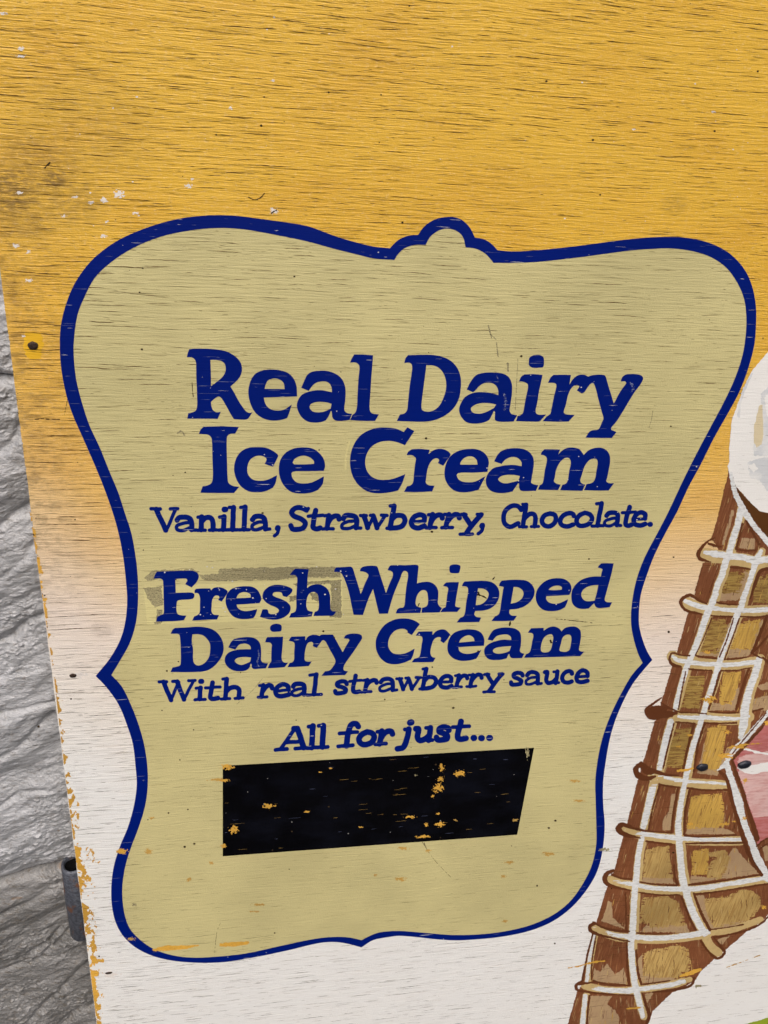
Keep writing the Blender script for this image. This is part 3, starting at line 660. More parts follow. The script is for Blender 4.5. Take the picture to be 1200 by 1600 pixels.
SMALL = [  # image crop, baseline, x-height, slant, stem, [(glyph, left, right in crop pixels)]
 ((230,6), [(250,831.5),(1010,823.5)], 26.5, [(300,-0.02),(450,.02),(620,.12),(950,.18)], 8.3,
  [('V',25,300),('a',245,475),('n',465,660),('i',660,775),('l',750,855),('l',855,965),('a',955,1160)]),
 ((420,6), None, None, None, None, [(',',35,110),('S',180,385),('t',358,515),('r',498,685),('a',660,880),('w',845,1118)]),
 ((600,6), None, None, None, None, [('b',25,225),('e',232,405),('r',388,568),('r',536,728),('y',706,925),(',',875,955)]),
 ((770,4.615), None, None, None, 7.5, [('C',55,214),('h',190,345),('o',335,475),('c',466,608),('o',582,735),('l',718,815),('a',792,938),('t',922,1032),('e',1000,1116),('.',1116,1162)]),
 ((240,4.444), [(255,1097),(364,1093.5),(492,1087.5),(575,1083),(665,1078),(735,1074.8),(805,1072),(910,1068)], 23.5, [(280,.0),(380,.02),(500,.06),(700,.12),(900,.14)], 7.5,
  [('W',32,295),('i',280,365),('t',350,470),('h',462,632),('r',720,838),('e',826,957),('a',945,1082),('l',1060,1178)]),
 ((510,4.8), None, None, None, 7.0, [('s',48,172),('t',163,268),('r',255,395),('a',380,540),('w',515,718),('b',698,842),('e',836,955)]),
 ((680,4.8), None, None, None, 6.8, [('r',132,254),('r',232,364),('y',358,512),('s',555,672),('a',664,808),('u',800,938),('c',938,1044),('e',1042,1160)]),
 ((420,6), [(430,1174),(510,1169.5),(600,1164.5),(661,1159.5),(740,1157)], 25.5, [(430,.0),(520,.02),(600,.10),(760,.10)], 9.2,
  [('A',52,380),('l',350,460),('l',446,562),('f',640,862),('o',818,1016),('r',992,1184)]),
 ((600,6.316), None, None, None, None, [('j',118,285),('u',280,492),('s',497,664),('t',660,848),('.',855,925),('.',930,1002),('.',1010,1082)]),
]
cur = None
for (ox, k), bl, xh, sl, sw, gs in SMALL:
    if bl: cur = (baseline(bl), xh, baseline(sl), sw)
    elif sw: cur = cur[:3] + (sw,)
    fb, xh, fs, sw = cur
    for ch, a, b in gs:
        x0, x1 = ox + a / k, ox + b / k; w = x1 - x0
        strokes = []
        for ty, s in GL[ch]:
            P = smooth_loop(s, closed=False, sub=4)
            q = np.empty_like(P)
            sn = fs((x0 + x1) / 2)
            q[:, 0] = x0 + P[:, 0] * w + (P[:, 1] - (0.5 if ch not in 'VSCWAbhltfi' else 0.72)) * xh * sn * 0.8
            q[:, 1] = [fb(x) for x in q[:, 0]] - P[:, 1] * xh
            # hand wobble
            q += 0.25 * np.stack([np.sin(q[:, 1] * .3 + x0), np.cos(q[:, 0] * .35 + x0)], 1)
            strokes.append((q, sw * {'s': 1.0, 't': 0.68, 'd': 1.08}[ty]))
        allp = np.concatenate([q for q, _ in strokes])
        X, Y = grid(allp[:, 0].min() - 6, allp[:, 1].min() - 6, allp[:, 0].max() + 6, allp[:, 1].max() + 6, 0.45)
        Fd = np.full(X.shape, 1e9)
        for q, ww in strokes: Fd = np.minimum(Fd, sd_stroke(X, Y, q, ww))
        Fd = Fd + 0.35 * fbm(X * .3, Y * .3, 2)
        nl = globals().get('nl', 0) + 1
        field('letter', X, Y, Fd, 'blue', sign, 0.22 + 0.004 * (nl % 3))
        BLUE[Y[Fd < -.4].astype(int), X[Fd < -.4].astype(int)] = True

# ---- painted cone on the right of the board, in layers of paint
XR = 1450
CX0, CY0, CX1, CY1 = 862, 520, XR, 1690
GX, GY = grid(CX0, CY0, CX1, CY1, 0.6)
NB = fbm(GX * 0.35, GY * 0.35, 3)                         # brush-edge jitter
NV = fbm(GX * 0.55, GY * 0.06, 3)                         # vertical bristles
NH = fbm(GX * 0.06, GY * 0.5, 3)                          # horizontal bristles
CLIP = np.maximum(GX - (XR - 2), 0)
def art(name, Fd, mat, parent, off):
    Fd = np.where(GX > XR - 3, np.maximum(Fd, GX - (XR - 3)), Fd)
    return field(name, GX, GY, Fd, mat, parent, off)
def box_eval(Fd, pts, pad, fn):
    """evaluate only round the shape"""
    P = np.asarray([p[:2] for p in pts], float)
    i0 = max(int((P[:, 0].min() - pad - CX0) / .6), 0); i1 = min(int((P[:, 0].max() + pad - CX0) / .6) + 2, GX.shape[1])
    j0 = max(int((P[:, 1].min() - pad - CY0) / .6), 0); j1 = min(int((P[:, 1].max() + pad - CY0) / .6) + 2, GX.shape[0])
    s = (slice(j0, j1), slice(i0, i1))
    Fd[s] = np.minimum(Fd[s], fn(GX[s], GY[s], s))
def blank(): return np.full(GX.shape, 1e3)

SIL = [(1138,735),(1135,752),(1131,764),(1126,790),(1118,820),(1111,842),(1118,850),(1122,858),(1108,876),(1098,880),(1092,899),(1085,929),(1090,940),(1080,952),(1074,960),(1066,989),(1057.5,1019),(1060,1030),(1050,1042),(1040,1075),(1032,1100),(1034,1112),(1022.5,1128),(1007.5,1182.5),(1002,1196),(1000,1212),(996,1220),(981,1281),(978,1296),(974,1306),(960,1359),(955,1372),(949,1384),(932.5,1437.5),(930,1450),(926,1459),(910,1531),(908,1541),(902,1549),(887,1600),(866,1690),(994,1690),(1005,1612),(1011,1598.7),(1018,1586.7),(1020,1579.5),(1050,1551),(1065,1545),(1087.5,1530),(1095,1518),(1116,1498.5),(1132.5,1485),(1167,1455),(1191,1440),(1212,1415),(1250,1372),(1425,1185),(1455,1150),(1455,735)]
Fd = blank(); box_eval(Fd, SIL, 8, lambda X, Y, s: sd_poly(X, Y, SIL) + 1.6 * NB[s] + 1.2 * NH[s])
cone = art('painted_cone', Fd, 'brown', sign, 0.10)

_np = [0]
def patches(name, mat, off, polys, amp=2.5, br='V', par=None, dry=0.0):
    """each brushed patch is a piece of its own; dry > 0 lets the coat below show through"""
    o = None
    for n_, p in enumerate(polys):
        P = np.asarray(p, float)
        X, Y = grid(P[:, 0].min() - 6, P[:, 1].min() - 6, min(P[:, 0].max() + 6, XR), P[:, 1].max() + 6, 0.6)
        nb = fbm(X*.35, Y*.35, 3); bn = {'V': lambda: fbm(X*.55, Y*.06, 3), 'H': lambda: fbm(X*.06, Y*.5, 3), 'B': lambda: nb}[br]()
        Fd = sd_poly(X, Y, p) + amp*2*bn + 1.2*nb - (2.2 if name == 'cell_brushwork' else 0)
        if dry:
            hl = fbm(X*.16 + 5*n_, Y*.75, 4, .6); ed = np.clip(-Fd / 9, 0, 1)
            Fd = np.maximum(Fd, (hl - dry * (0.35 + ed)) * 6)
        _np[0] += 1
        o = field(name, X, Y, Fd, mat, par or cone, off + 0.0004 * (_np[0] % 30)) or o
    return o

patches('cell_tint', 'tan', 0.14, [
 [(1159,841),(1180,841),(1179,860),(1155,856)], [(1143,795),(1147,800),(1132,850),(1126,854),(1137.5,817)],
 [(1163,892),(1171,893),(1160,930),(1152,938),(1122,939),(1128,925),(1152,922)],
 [(1136,978),(1143,970),(1124,1026),(1089,1024),(1094,1018),(1118,1020)], [(1186,972),(1192,968),(1176,1016),(1168,1026),(1134,1028),(1140,1012),(1170,1014)],
 [(1108,1110),(1112,1098),(1140,1098),(1148,1078),(1156,1072),(1150,1110)], [(1183,1072),(1198,1066),(1425,1060),(1425,1068),(1188,1078)], [(1178,1092),(1200,1086),(1425,1080),(1425,1107),(1175,1110)],
 [(1089,1208),(1100,1160),(1104,1158),(1100,1196),(1122,1204),(1135,1168),(1144,1166),(1126,1200),(1120,1212)], [(1049,1241),(1055,1240),(1049,1297.5),(1035,1297.5),(1036,1281),(1045,1267.5)],
 [(1070,1303),(1075,1290),(1128,1293),(1140,1297),(1152,1304)], [(1001,1379),(1006,1366),(1046,1366),(1055,1381)],
 [(1137,1340),(1145,1325),(1152,1326),(1156,1334),(1168,1346),(1187,1365),(1078,1380),(1080,1368),(1125,1372)],
 [(950,1407.5),(956,1410),(957.5,1434),(976,1451),(940,1439)], [(1000,1456),(1010,1446),(1072,1444),(1078,1457)], [(1086,1399),(1100,1399),(1104,1410),(1112,1444),(1168,1436),(1160,1444),(1110,1452.5),(1091,1415)],
 [(928.7,1512),(936.7,1518.7),(948.7,1505),(960.7,1522.7),(974,1512),(982,1538.7),(926,1532)], [(996,1500),(1003,1492),(1004,1520),(1050,1526),(1057,1531),(1000,1537)],
 [(922,1556),(956.7,1556),(948.7,1569),(962,1578.7),(967,1590.7),(967,1650),(910,1650)], [(1006,1552),(1020.7,1550.7),(1011,1566.7)], [(1119,1468),(1140,1462),(1128,1476)], [(1190,1322),(1425,1300),(1425,1330),(1196,1345)]], 1.6)
def streaks(n, mat, off, lo, hi, wlo, whi, box=None):
    """single bristle marks drawn down the cone, inside its silhouette"""
    V = []; F = []; ls = np.array(SIL)
    while n > 0:
        n -= 1
        y = rng.uniform(760, 1640); l0 = np.interp(y, [747, 842, 1019, 1128, 1281, 1437, 1600], [1139, 1112, 1058, 1023, 982, 933, 888]); r0 = np.interp(y, [760, 1180, 1372, 1440, 1498, 1551, 1600], [1430, 1430, 1250, 1190, 1116, 1050, 1008])
        x = rng.uniform(l0 + 3, min(r0, 1262) - 4); u = (x - l0) / max(r0 - l0, 60)
        dxdy = -0.30 + 0.45 * u * (1 if y > 1250 else 0.1); L = rng.uniform(lo, hi); w = rng.uniform(wlo, whi)
        m = 5; t = np.linspace(-.5, .5, m + 1); px = x + t*L*dxdy + rng.normal(0, .25, m + 1); py = y + t*L
        if (px < np.interp(py, [747, 842, 1019, 1128, 1281, 1437, 1600], [1139, 1112, 1058, 1023, 982, 933, 888])).any() or (px > np.interp(py, [1372, 1440, 1498, 1551, 1600], [1250, 1190, 1116, 1050, 1008]) - 2).any(): continue
        ww = w * (0.4 + .8*rng.random(m + 1)); ww[0] = ww[-1] = .1
        q0 = px_to_plane(np.stack([px - ww/2, py], 1)); q1 = px_to_plane(np.stack([px + ww/2, py], 1)); k = len(V)
        for i in range(m + 1): V += [(q0[i, 0], -off*MM, q0[i, 1]), (q1[i, 0], -off*MM, q1[i, 1])]
        for i in range(m): F.append((k+2*i, k+2*i+2, k+2*i+3, k+2*i+1))
    mesh('bristle_mark', V, F, mat, cone)['kind'] = 'stuff'
streaks(700, 'hazel', 0.12, 8, 34, .5, 1.6)
streaks(260, 'tan', 0.125, 6, 22, .4, 1.3)
streaks(420, 'outline', 0.185, 4, 16, .4, 1.2)
streaks(260, 'biscuit', 0.187, 5, 18, .4, 1.2)
streaks(160, 'chip_dull', 0.189, 5, 16, .4, 1.3)
patches('cell_brushwork', 'olive', 0.17, [
 [(1136,897),(1156,894),(1166,892),(1160,907),(1155,925),(1130,925),(1132,910)],
 [(1110,970),(1131,969),(1136,980),(1126,1011),(1120,1020),(1096,1016),(1100,997)],
 [(1077.5,1059),(1100,1057.5),(1096,1080),(1091,1105),(1064,1103),(1071,1082.5)],
 [(1057.5,1141),(1080,1139),(1072.5,1166),(1066,1199),(1041,1196),(1046,1162.5)], [(1183,905),(1200,899),(1425,895),(1425,940),(1178,940)]], 2.2, dry=0.16)
patches('cell_brushwork', 'gold', 0.17, [
 [(1152.5,979),(1169,972),(1186,970),(1180,995),(1172,1013),(1142,1012)],
 [(1132.5,1052.5),(1156,1050.6),(1151,1074),(1146,1086),(1142.5,1099),(1125,1098),(1127.5,1074)],
 [(1107.5,1139),(1125,1134),(1132.5,1136),(1130,1165),(1125,1190),(1118,1203),(1098,1195),(1102,1166)],
 [(1082.5,1246),(1105,1242.5),(1126,1241),(1130,1266),(1129,1291),(1075,1293),(1077,1270)],
 [(1084,1331),(1105,1327.5),(1106,1345),(1104,1366),(1082.5,1365)]], 2.4, dry=0.24)
patches('cell_brushwork', 'ochre', 0.17, [
 [(1011,1330),(1027.5,1325),(1044,1324),(1045,1350),(1049,1370),(1004,1370),(1007.5,1352.5)],
 [(1108,1334),(1132.5,1330),(1137.5,1340),(1132.5,1360),(1125,1372.5),(1106,1370),(1108,1354),(1118,1342)],
 [(1006,1404),(1022.5,1404),(1040,1401),(1057.5,1409),(1064,1425),(1070,1444),(1016,1448),(1016,1440),(1000,1440)],
 [(1101,1406),(1137.5,1402.5),(1157.5,1391),(1175,1394),(1185,1402.5),(1188,1415),(1170,1437),(1116,1448),(1104,1420)],
 [(1006,1492),(1020,1485),(1038,1483.5),(1057.5,1477.5),(1072.5,1483.5),(1077,1503),(1075,1515),(1057.5,1526),(1006,1524),(1008,1508)]], 2.2, dry=0.22)

# lattice: biscuit under-stroke, then white
H = [
 ([(1101,863),(1112,865),(1125,866),(1140,868.7),(1162,871),(1181,875.6),(1200,874),(1425,868)], [5,10,12,12,11,13,11,11], 4, 21, 0, 9),
 ([(1071,939),(1082,944),(1100,948.7),(1120,951),(1145,953),(1175,953.7),(1200,952),(1425,946)], [8,9,9,8,8,8,8,8], 2, 19, 0, 9),
 ([(1051,1025),(1057,1030.6),(1075,1034),(1100,1037),(1131,1038.5),(1156,1037),(1182,1033.7)], [5,8,8.5,8,8.5,8,9], 1, 19, 0, 9),
 ([(1060,1119.5),(1080,1121.5),(1104,1120.6),(1130,1122.5),(1150,1122.5),(1170,1119)], [4,7,8,8,7,5], 1, 17, 0, 9),
 ([(1020,1210),(1034,1213),(1050,1217),(1070,1220),(1099,1222),(1134,1224.6)], [2,5,6,7,5.5,5], 3, 17, 0, 9),
 ([(972,1294),(983,1298),(1000,1302),(1030,1306),(1055,1309),(1080,1311),(1112,1311.6),(1157,1311.5)], [3,6,8,8,9,6.5,6.5,6], 2, 15, 0, 9),
 ([(953,1373),(971,1379),(990,1382),(1017,1387),(1055,1389),(1075,1389),(1112,1385),(1150,1379),(1187,1373),(1215,1367)], [4,6,8,8,9,10,9,8.5,8,8], 2, 14, 0, 9),
 ([(928,1449),(940,1454),(963,1461),(983,1463),(1020,1465.5),(1050,1464),(1081,1460.5),(1106,1456)], [4,5,8,9,9.5,9.5,10,10], 2, 14, 0, 9),
 ([(914,1540),(930,1544),(950,1547),(985,1547.5),(1003,1545),(1020,1542.5),(1050,1538),(1068,1533)], [4,8,9,10,9,9,9,8], 0, 12, 0, 9),
]
Vv = [
 ([(1141,728),(1143,748),(1149,771),(1159,792),(1167,806),(1180,824),(1194,840),(1210,862)], [7,7,8.5,11,12,10,10,9]),
 ([(1157,796),(1152.5,820),(1145,842),(1140,861),(1134,876),(1127.5,899),(1120,917),(1117,930),(1110,948),(1104,961),(1094,990),(1084,1017),(1075,1036),(1066,1064),(1056,1102),(1054,1110)], [11,11,12,12,12,11,10.5,11,12,12,11,11,10.5,9.5,9,7]),
 ([(1048,1128),(1039,1160),(1030,1202)], [12,12,10]), ([(1022,1219),(1014,1254),(1005,1292)], [13,12.5,11]),
 ([(1002.5,1310),(997.5,1334),(994,1371),(991,1402),(989,1440),(987.5,1463),(986,1480),(988.7,1514),(992.7,1541),(999,1567),(1004,1588)], [10,10,11,11,11.5,11.5,11.5,11,12,11,8]),
 ([(1189,861),(1182,874),(1177,890),(1170,911),(1163,930),(1158,946),(1150,965),(1141,989),(1130,1017),(1124,1034),(1119,1052),(1110,1080),(1100,1110),(1091,1141),(1081,1172),(1074,1204),(1070,1222),(1065,1247),(1060,1285),(1060,1303),(1062,1327),(1064,1352),(1067.5,1377),(1074,1400),(1082.5,1425),(1096,1450),(1101,1458)], [7,12,10,9,10,11,11,10.5,10,11,11,11,10,10,10,10.5,9,10,11,12,12,12,13,13,13,13,12]),
 ([(1186,1030),(1180,1052),(1170,1080),(1164,1107),(1161,1135),(1157,1152)], [12,13,13,15,15,8]),
 ([(928.7,1461),(923,1487),(919,1513),(916.7,1534)], [4,5.5,6.5,6]), ([(914.5,1556),(912.7,1573),(910,1599),(905,1650)], [8,8.5,9,9]),
]
WR = [([(1425,1060),(1215,1098),(1200,1115),(1185,1131),(1169,1149),(1147,1172),(1137,1186)], 9), ([(1121,1203),(1134,1194)], [2,10]), ([(1135,1192),(1142,1216),(1149,1236),(1154,1254),(1158,1272),(1166,1296),(1174,1315),(1182,1338),(1191,1356),(1200,1372)], [10,12,12,17,13,11,12,14,14,14])]
Fb = blank(); Fw = blank()
for pts, w, dy, bw, _, _ in H:
    P = smooth_loop(pts, closed=False, sub=4); W = np.interp(np.linspace(0, 1, len(P)), np.linspace(0, 1, len(w)), w)
    box_eval(Fb, P + (0, dy), 16, lambda X, Y, s: sd_stroke(X, Y, P + (0, dy), bw) + 1.6*NH[s] + 1.0*NB[s])
    box_eval(Fw, P, 12, lambda X, Y, s: sd_stroke(X, Y, P, W * .86) + 1.8*NB[s] + 2.4*NH[s])
for pts, w in Vv[1:]:
    P = smooth_loop(pts, closed=False, sub=4); W = np.interp(np.linspace(0, 1, len(P)), np.linspace(0, 1, len(w)), w)
    box_eval(Fb, P + (2, 0), 16, lambda X, Y, s: sd_stroke(X, Y, P + (1.8, 0), W + 4.0) + 1.2*NB[s])
for pts, w in Vv + WR:
    P = smooth_loop(pts, closed=False, sub=4)
    W = np.full(len(P), w) if np.isscalar(w) else np.interp(np.linspace(0, 1, len(P)), np.linspace(0, 1, len(w)), w)
    box_eval(Fw, P, 16, lambda X, Y, s: sd_stroke(X, Y, P, W * .86) + 2.4*NB[s])
for pts, w in (([(1104,1457),(1137,1454),(1162,1446),(1188,1437)], 10.5), ([(1101,1460),(1104,1467),(1112,1480),(1122,1488)], 13), ([(1060,1536),(1078,1530)], 8)):
    P = smooth_loop(pts, closed=False, sub=4); box_eval(Fb, P, 14, lambda X, Y, s: sd_stroke(X, Y, P, w) + 1.2*NB[s])
# dry-brush ends where the white runs out over the brown
for (x, y, r) in ((1018,1212,16),(985,1299,14),(962,1376,14),(940,1454,16),(922,1541,10)):
    d = np.hypot(GX - x, GY - y) / r
    Fw = np.where(d < 1.2, np.maximum(Fw, (NH * 9 - 1.3 + 2.2 * d) * -1.0), Fw)
art('lattice_shadow_line', Fb, 'biscuit', cone, 0.20)
art('lattice_line', Fw, 'white', cone, 0.24)

# sauce, wrapper and ice cream
patches('strawberry_sauce', 'rose', 0.215, [[(1425,1078),(1200,1124),(1188,1136),(1167,1159),(1150,1178),(1145,1190),(1153,1215),(1161,1236),(1168,1260),(1174,1282),(1181,1306),(1184,1320),(1200,1309),(1425,1286)]], 0.6, 'H')
patches('sauce_sheen', 'pink', 0.225, [[(1153,1184),(1200,1172),(1425,1168),(1425,1272),(1178,1276),(1170,1262),(1162,1235),(1154,1210)]], 5, 'H')
patches('sauce_glint', 'cloud', 0.235, [[(1152.5,1199),(1200,1191),(1425,1193),(1425,1206),(1200,1205),(1175,1209),(1154,1203)], [(1156,1166),(1195,1176),(1425,1172),(1425,1175),(1200,1180),(1160,1172)]], 2, 'H')
patches('chocolate_dip', 'choc', 0.215, [[(1147,757),(1165,779),(1187.5,797),(1200,800),(1425,802),(1425,888),(1206,848),(1198,838),(1189,826),(1173,807),(1163,790),(1154,771)]], 0.5)
ice = [[(1425,560),(1390,520),(1340,492),(1290,488),(1250,505),(1215,532),(1200,549),(1187.5,564),(1176,577.5),(1166,596),(1157.5,617.5),(1150,637.5),(1143,656),(1140.6,684),(1139,700),(1140,721),(1137,727.5),(1138,736),(1144,738),(1146,749),(1150,760),(1162.5,774),(1175,787.5),(1187.5,799),(1200,801),(1250,803),(1380,800),(1428,770),(1445,700),(1440,620)]]
scoop = patches('painted_ice_cream', 'cloud', 0.255, ice, 0.4, 'H', par=sign)
patches('scoop_shade', 'grey', 0.28, [[(1189,616),(1205,598),(1425,580),(1425,716),(1196,712),(1178,712),(1177,694),(1192,684),(1190,640)], [(1167,722),(1184,716),(1200,714),(1425,710),(1425,792),(1212,776),(1198,766),(1186,750),(1172,746)], [(1173,584),(1176,584),(1163,612),(1158,630),(1155,652),(1152,652),(1154,630),(1161,606)]], 1.2, 'B', par=scoop)
patches('scoop_vanilla', 'vanilla', 0.30, [[(1185,634),(1191,632),(1193,680),(1190,694),(1182,699),(1178,690),(1178,668)]], 1.4, 'V', par=scoop)
patches('scoop_highlight', 'cloud', 0.31, [[(1194,620),(1206,612),(1215,640),(1206,664),(1198,650)], [(1168,726),(1178,724),(1184,732),(1176,737)]], 1.0, 'B', par=scoop)
patches('green_ground', 'green', 0.10, [[(1158,1602),(1180,1596),(1200,1590),(1425,1500),(1425,1640),(1060,1690)]], 0.4, 'B', par=sign)

# brown outlines
OL = [([(1117,840),(1108,844),(1098,853),(1091,865),(1093,872),(1100,875),(1110,878)],[1.5,3,4.5,6,6,4,2]), ([(1107,849),(1116,852),(1127,854)],[3.5,4,2]),
 ([(1104,943),(1092,938),(1082,931),(1078,929.5),(1069,933),(1063.5,940),(1066,948),(1073,954),(1085,957),(1097,959.5)],[2.5,3.5,5,5,5.5,5.5,5,4.5,4,2]),
 ([(1078,1024),(1066,1024),(1056,1021),(1050,1020),(1046.5,1026),(1047,1034),(1053,1039),(1064,1041.5)],[2,2.5,3,3,3,5,6,3]),
 ([(1033,1090),(1022,1098),(1008,1110),(1014,1121),(1028,1124)],[2,4,3,4,2]),
 ([(1040,1106),(1020,1110),(1013,1114),(1030,1116),(1056,1114)],[8,14,12,14,6]), ([(1033,1098),(1050,1108),(1060,1112),(1080,1113),(1104,1115)],[2.5,3,3,2.5,2]), ([(1107,1111),(1130,1113.5),(1152,1113)],[2,2.5,2.5]),
 ([(1002,1192),(993,1202),(998,1212),(1012,1216),(1024,1213)],[6,8,10,8,3]), ([(1004,1196),(1012,1204),(1022,1205),(1040,1210),(1060,1212)],[10,14,8,4,2.5]),
 ([(985,1290),(970,1289),(966,1294),(970,1300),(981,1305),(1000,1309)],[4,8,9,8,6,3]), ([(975,1290),(990,1294),(1010,1298),(1048,1301)],[4,4,3,2.5]),
 ([(958,1360),(948,1365),(944.5,1373),(949,1381),(962,1386),(985,1391)],[5,7,7.5,7,4.5,2.5]), ([(956,1366),(970,1372),(988,1373)],[4,3,2]),
 ([(929,1442),(922,1447),(922,1453),(932,1459),(950,1464),(984,1471)],[5,6,6,5,3.5,2.5]), ([(927,1441),(940,1448),(960,1453.5),(983,1455)],[3,3.5,4,3]),
 ([(911,1531),(900,1540),(901,1545),(912,1549),(937,1551.5),(960,1553.5),(990,1555)],[3,5,4.5,3,3,2.5,2.5]), ([(905,1537),(915,1536),(930,1534)],[5,4,2]),
 ([(1087,1024),(1104,1027),(1120,1029)],2.4), ([(1132,1030),(1150,1029),(1166,1027)],2.4), ([(1076,1045),(1095,1047),(1112,1047.5)],2.6), ([(1126,1047.5),(1150,1047),(1174,1043)],2.4),
 ([(1111,962),(1128,963),(1144,963)],2.8), ([(1157,963),(1180,964),(1200,962),(1425,956)],2.8), ([(1120,941),(1138,944),(1154,944)],2.4),
 ([(1100,1129),(1120,1130),(1150,1129)],3), ([(1056,1128),(1086,1130)],2.4), ([(1074,1231),(1100,1234),(1138,1234)],3.4), ([(1030,1225),(1044,1228),(1062,1230)],3),
 ([(1069,1305.5),(1092,1307),(1120,1306),(1150,1304)],2.8), ([(1072,1318),(1110,1317),(1160,1317)],3), ([(1010,1314),(1030,1317),(1050,1319)],3),
 ([(1076,1382.5),(1100,1380),(1125,1376.5),(1160,1371),(1190,1366)],2.8), ([(1000,1378),(1030,1382.5),(1057,1383.5)],2.4), ([(1084,1397),(1120,1393),(1160,1387),(1200,1381),(1425,1372)],3), ([(998,1394),(1030,1398),(1062,1398)],2.6),
 ([(1084,1396),(1091,1415),(1099,1434),(1109,1452.5)],[4,4.5,5,5]), ([(1064,1400),(1072.5,1421),(1080,1440),(1087,1453)],[2.5,3.5,4,3]), ([(1053,1350),(1054,1366),(1058,1382)],[2,3,4]),
 ([(1112,1452),(1136,1449),(1162,1444)],1.8), ([(995,1457.5),(1020,1459),(1045,1459.5)],2.2), ([(994,1484),(997,1520),(1002,1538)],[3,4,4]), ([(979,1472),(980,1500),(981,1520),(983,1539)],[3,3.5,4,4]), ([(977,1395),(978,1420),(978,1452)],2.6),
 ([(927,1532),(945,1537),(982,1539.5)],2.6), ([(1002,1538.5),(1020,1536),(1046,1532)],2.2), ([(926,1460),(918,1490),(912,1520),(909,1532)],[2.5,3,3,3]), ([(931,1462),(925,1500),(924,1530)],2.4), ([(921,1556),(918,1580),(917,1650)],[3,3.5,3.5]),
 ([(1095,1470),(1104,1483.5),(1119,1497),(1128,1494),(1132,1486.5),(1125,1477.5),(1116,1465.5)],[3,3.5,4,4,4,3.5,3]), ([(1020,1550),(1050,1547),(1080,1539),(1085,1528)],[2.5,3,3.5,4]), ([(1116,1464.5),(1140,1460),(1167,1453.5),(1191,1441.5),(1200,1432)],[3,3,3,3,3]),
 ([(1003,1551),(1010,1573),(1014.5,1586),(1011,1597)],[3,5,6,5]),
 ([(1124,1205),(1134,1215),(1139,1230),(1142,1245),(1147,1262),(1155,1288),(1163,1315),(1170,1335),(1178,1350),(1190,1367)],[4,6,6,6,6,6,7,6,6,5]),
 ([(1425,1068),(1205,1117),(1190,1137),(1175,1153),(1157,1173),(1144,1187)],[2.5,3,4,4.5,4.5,4]), ([(1145,1190),(1152,1214),(1160,1235),(1166,1255),(1172,1275),(1177,1290),(1183,1310)],[4,6,6,5,7,8,8]), ([(1144,1178),(1158,1160),(1175,1140),(1197,1114)],2), ([(1182,1322),(1200,1309),(1425,1284)],2.4), ([(1186,1327),(1200,1318),(1425,1296)],2),
 ([(1134,1037),(1134,1037.5)],0.1), ([(1200,993),(1184,1012),(1176,1020),(1200,1032)],[3,3.5,3,2]), ([(1198,962),(1190,984),(1180,1008),(1174,1020)],[4,5,5,3]), ([(1192,1027),(1200,1036)],4), ([(1150,1108),(1158,1080),(1170,1044)],[4,5,4]), ([(1176,1111),(1192,1107)],3),
 ([(1112,965),(1098,1000),(1087,1022)],2.2), ([(1146,966),(1135,1000),(1124,1026)],2.2), ([(1155,966),(1143,1000),(1132,1030)],2.4), ([(1071,1050),(1064,1085),(1060,1108)],2.4), ([(1125,1050),(1116,1080),(1107,1108)],[4,4,3]), ([(1101,1130),(1090,1165),(1084,1205)],[4,4,3.5]), ([(1053,1130),(1044,1165),(1036,1200)],2.6), ([(1084,1130),(1074,1170),(1067,1204)],[3.5,4,4]), ([(1077,1235),(1070,1270),(1069,1303)],4), ([(1059,1232),(1052,1270),(1049,1300)],3.4), ([(1030,1228),(1020,1262),(1013,1296)],3),
 ([(1098,886),(1090,910),(1084,928)],1.0), ([(1122,885),(1115,905),(1108,926)],1.2), ([(1160,818),(1155,838),(1150,858)],4), ([(1166,814),(1176,832),(1186,850)],4), ([(1150,858),(1165,860),(1180,859)],3), ([(1141,886),(1158,887),(1172,889)],3), ([(1200,888),(1188,892),(1182,905),(1172,935)],[4,6,6,3])]
for n_, (pts, w) in enumerate(OL):
    P = smooth_loop(pts, closed=False, sub=4)
    W = np.full(len(P), w) if np.isscalar(w) else np.interp(np.linspace(0, 1, len(P)), np.linspace(0, 1, len(w)), w)
    X, Y = grid(P[:, 0].min() - 9, P[:, 1].min() - 9, min(P[:, 0].max() + 9, XR - 3), P[:, 1].max() + 9, 0.5)
    field('outline_stroke', X, Y, sd_stroke(X, Y, P, W) + 1.5*fbm(X*.35, Y*.35, 3) + 1.0*fbm(X*.06, Y*.5, 3), 'outline', cone, 0.244 + 0.0006*(n_ % 18))

# ---- peeled touch-up behind "Fresh"
TX, TY = grid(215, 870, 545, 985, 0.6)
TN = fbm(TX*.16, TY*.3, 4, .6); TF = fbm(TX*.5, TY*.5, 3)
def worn(polys, mat, off, amp):
    Fd = np.full(TX.shape, 1e3)
    for p in polys: Fd = np.minimum(Fd, sd_poly(TX, TY, p))
    field('peeled_patch' if mat == 'worn' else 'touch_up_film', TX, TY, Fd + amp*TN + 1.5*TF, mat, sign, off)
worn([[(224,917),(535,903),(535,966),(230,976)]], 'film', 0.10, 0.6)
worn([[(310,898),(340,896),(345,888),(440,886),(452,886),(530,886),(532,902),(470,902),(440,905),(390,907),(345,908),(318,906)],
      [(224,918),(252,916),(256,946),(240,948),(230,932)], [(244,952),(254,952),(252,968),(244,972)], [(236,893),(256,890),(300,889),(312,893),(300,896),(262,896),(250,904),(232,908),(226,902)],
      [(516,912),(533,906),(534,965),(514,965),(518,936)], [(484,926),(497,928),(498,942),(488,936)], [(458,912),(470,908),(500,908),(530,906),(532,911),(490,913),(462,915)], [(452,932),(466,930),(464,936),(452,940)],
      [(240,972),(254,970),(252,974),(242,975)]], 'worn', 0.12, 5)

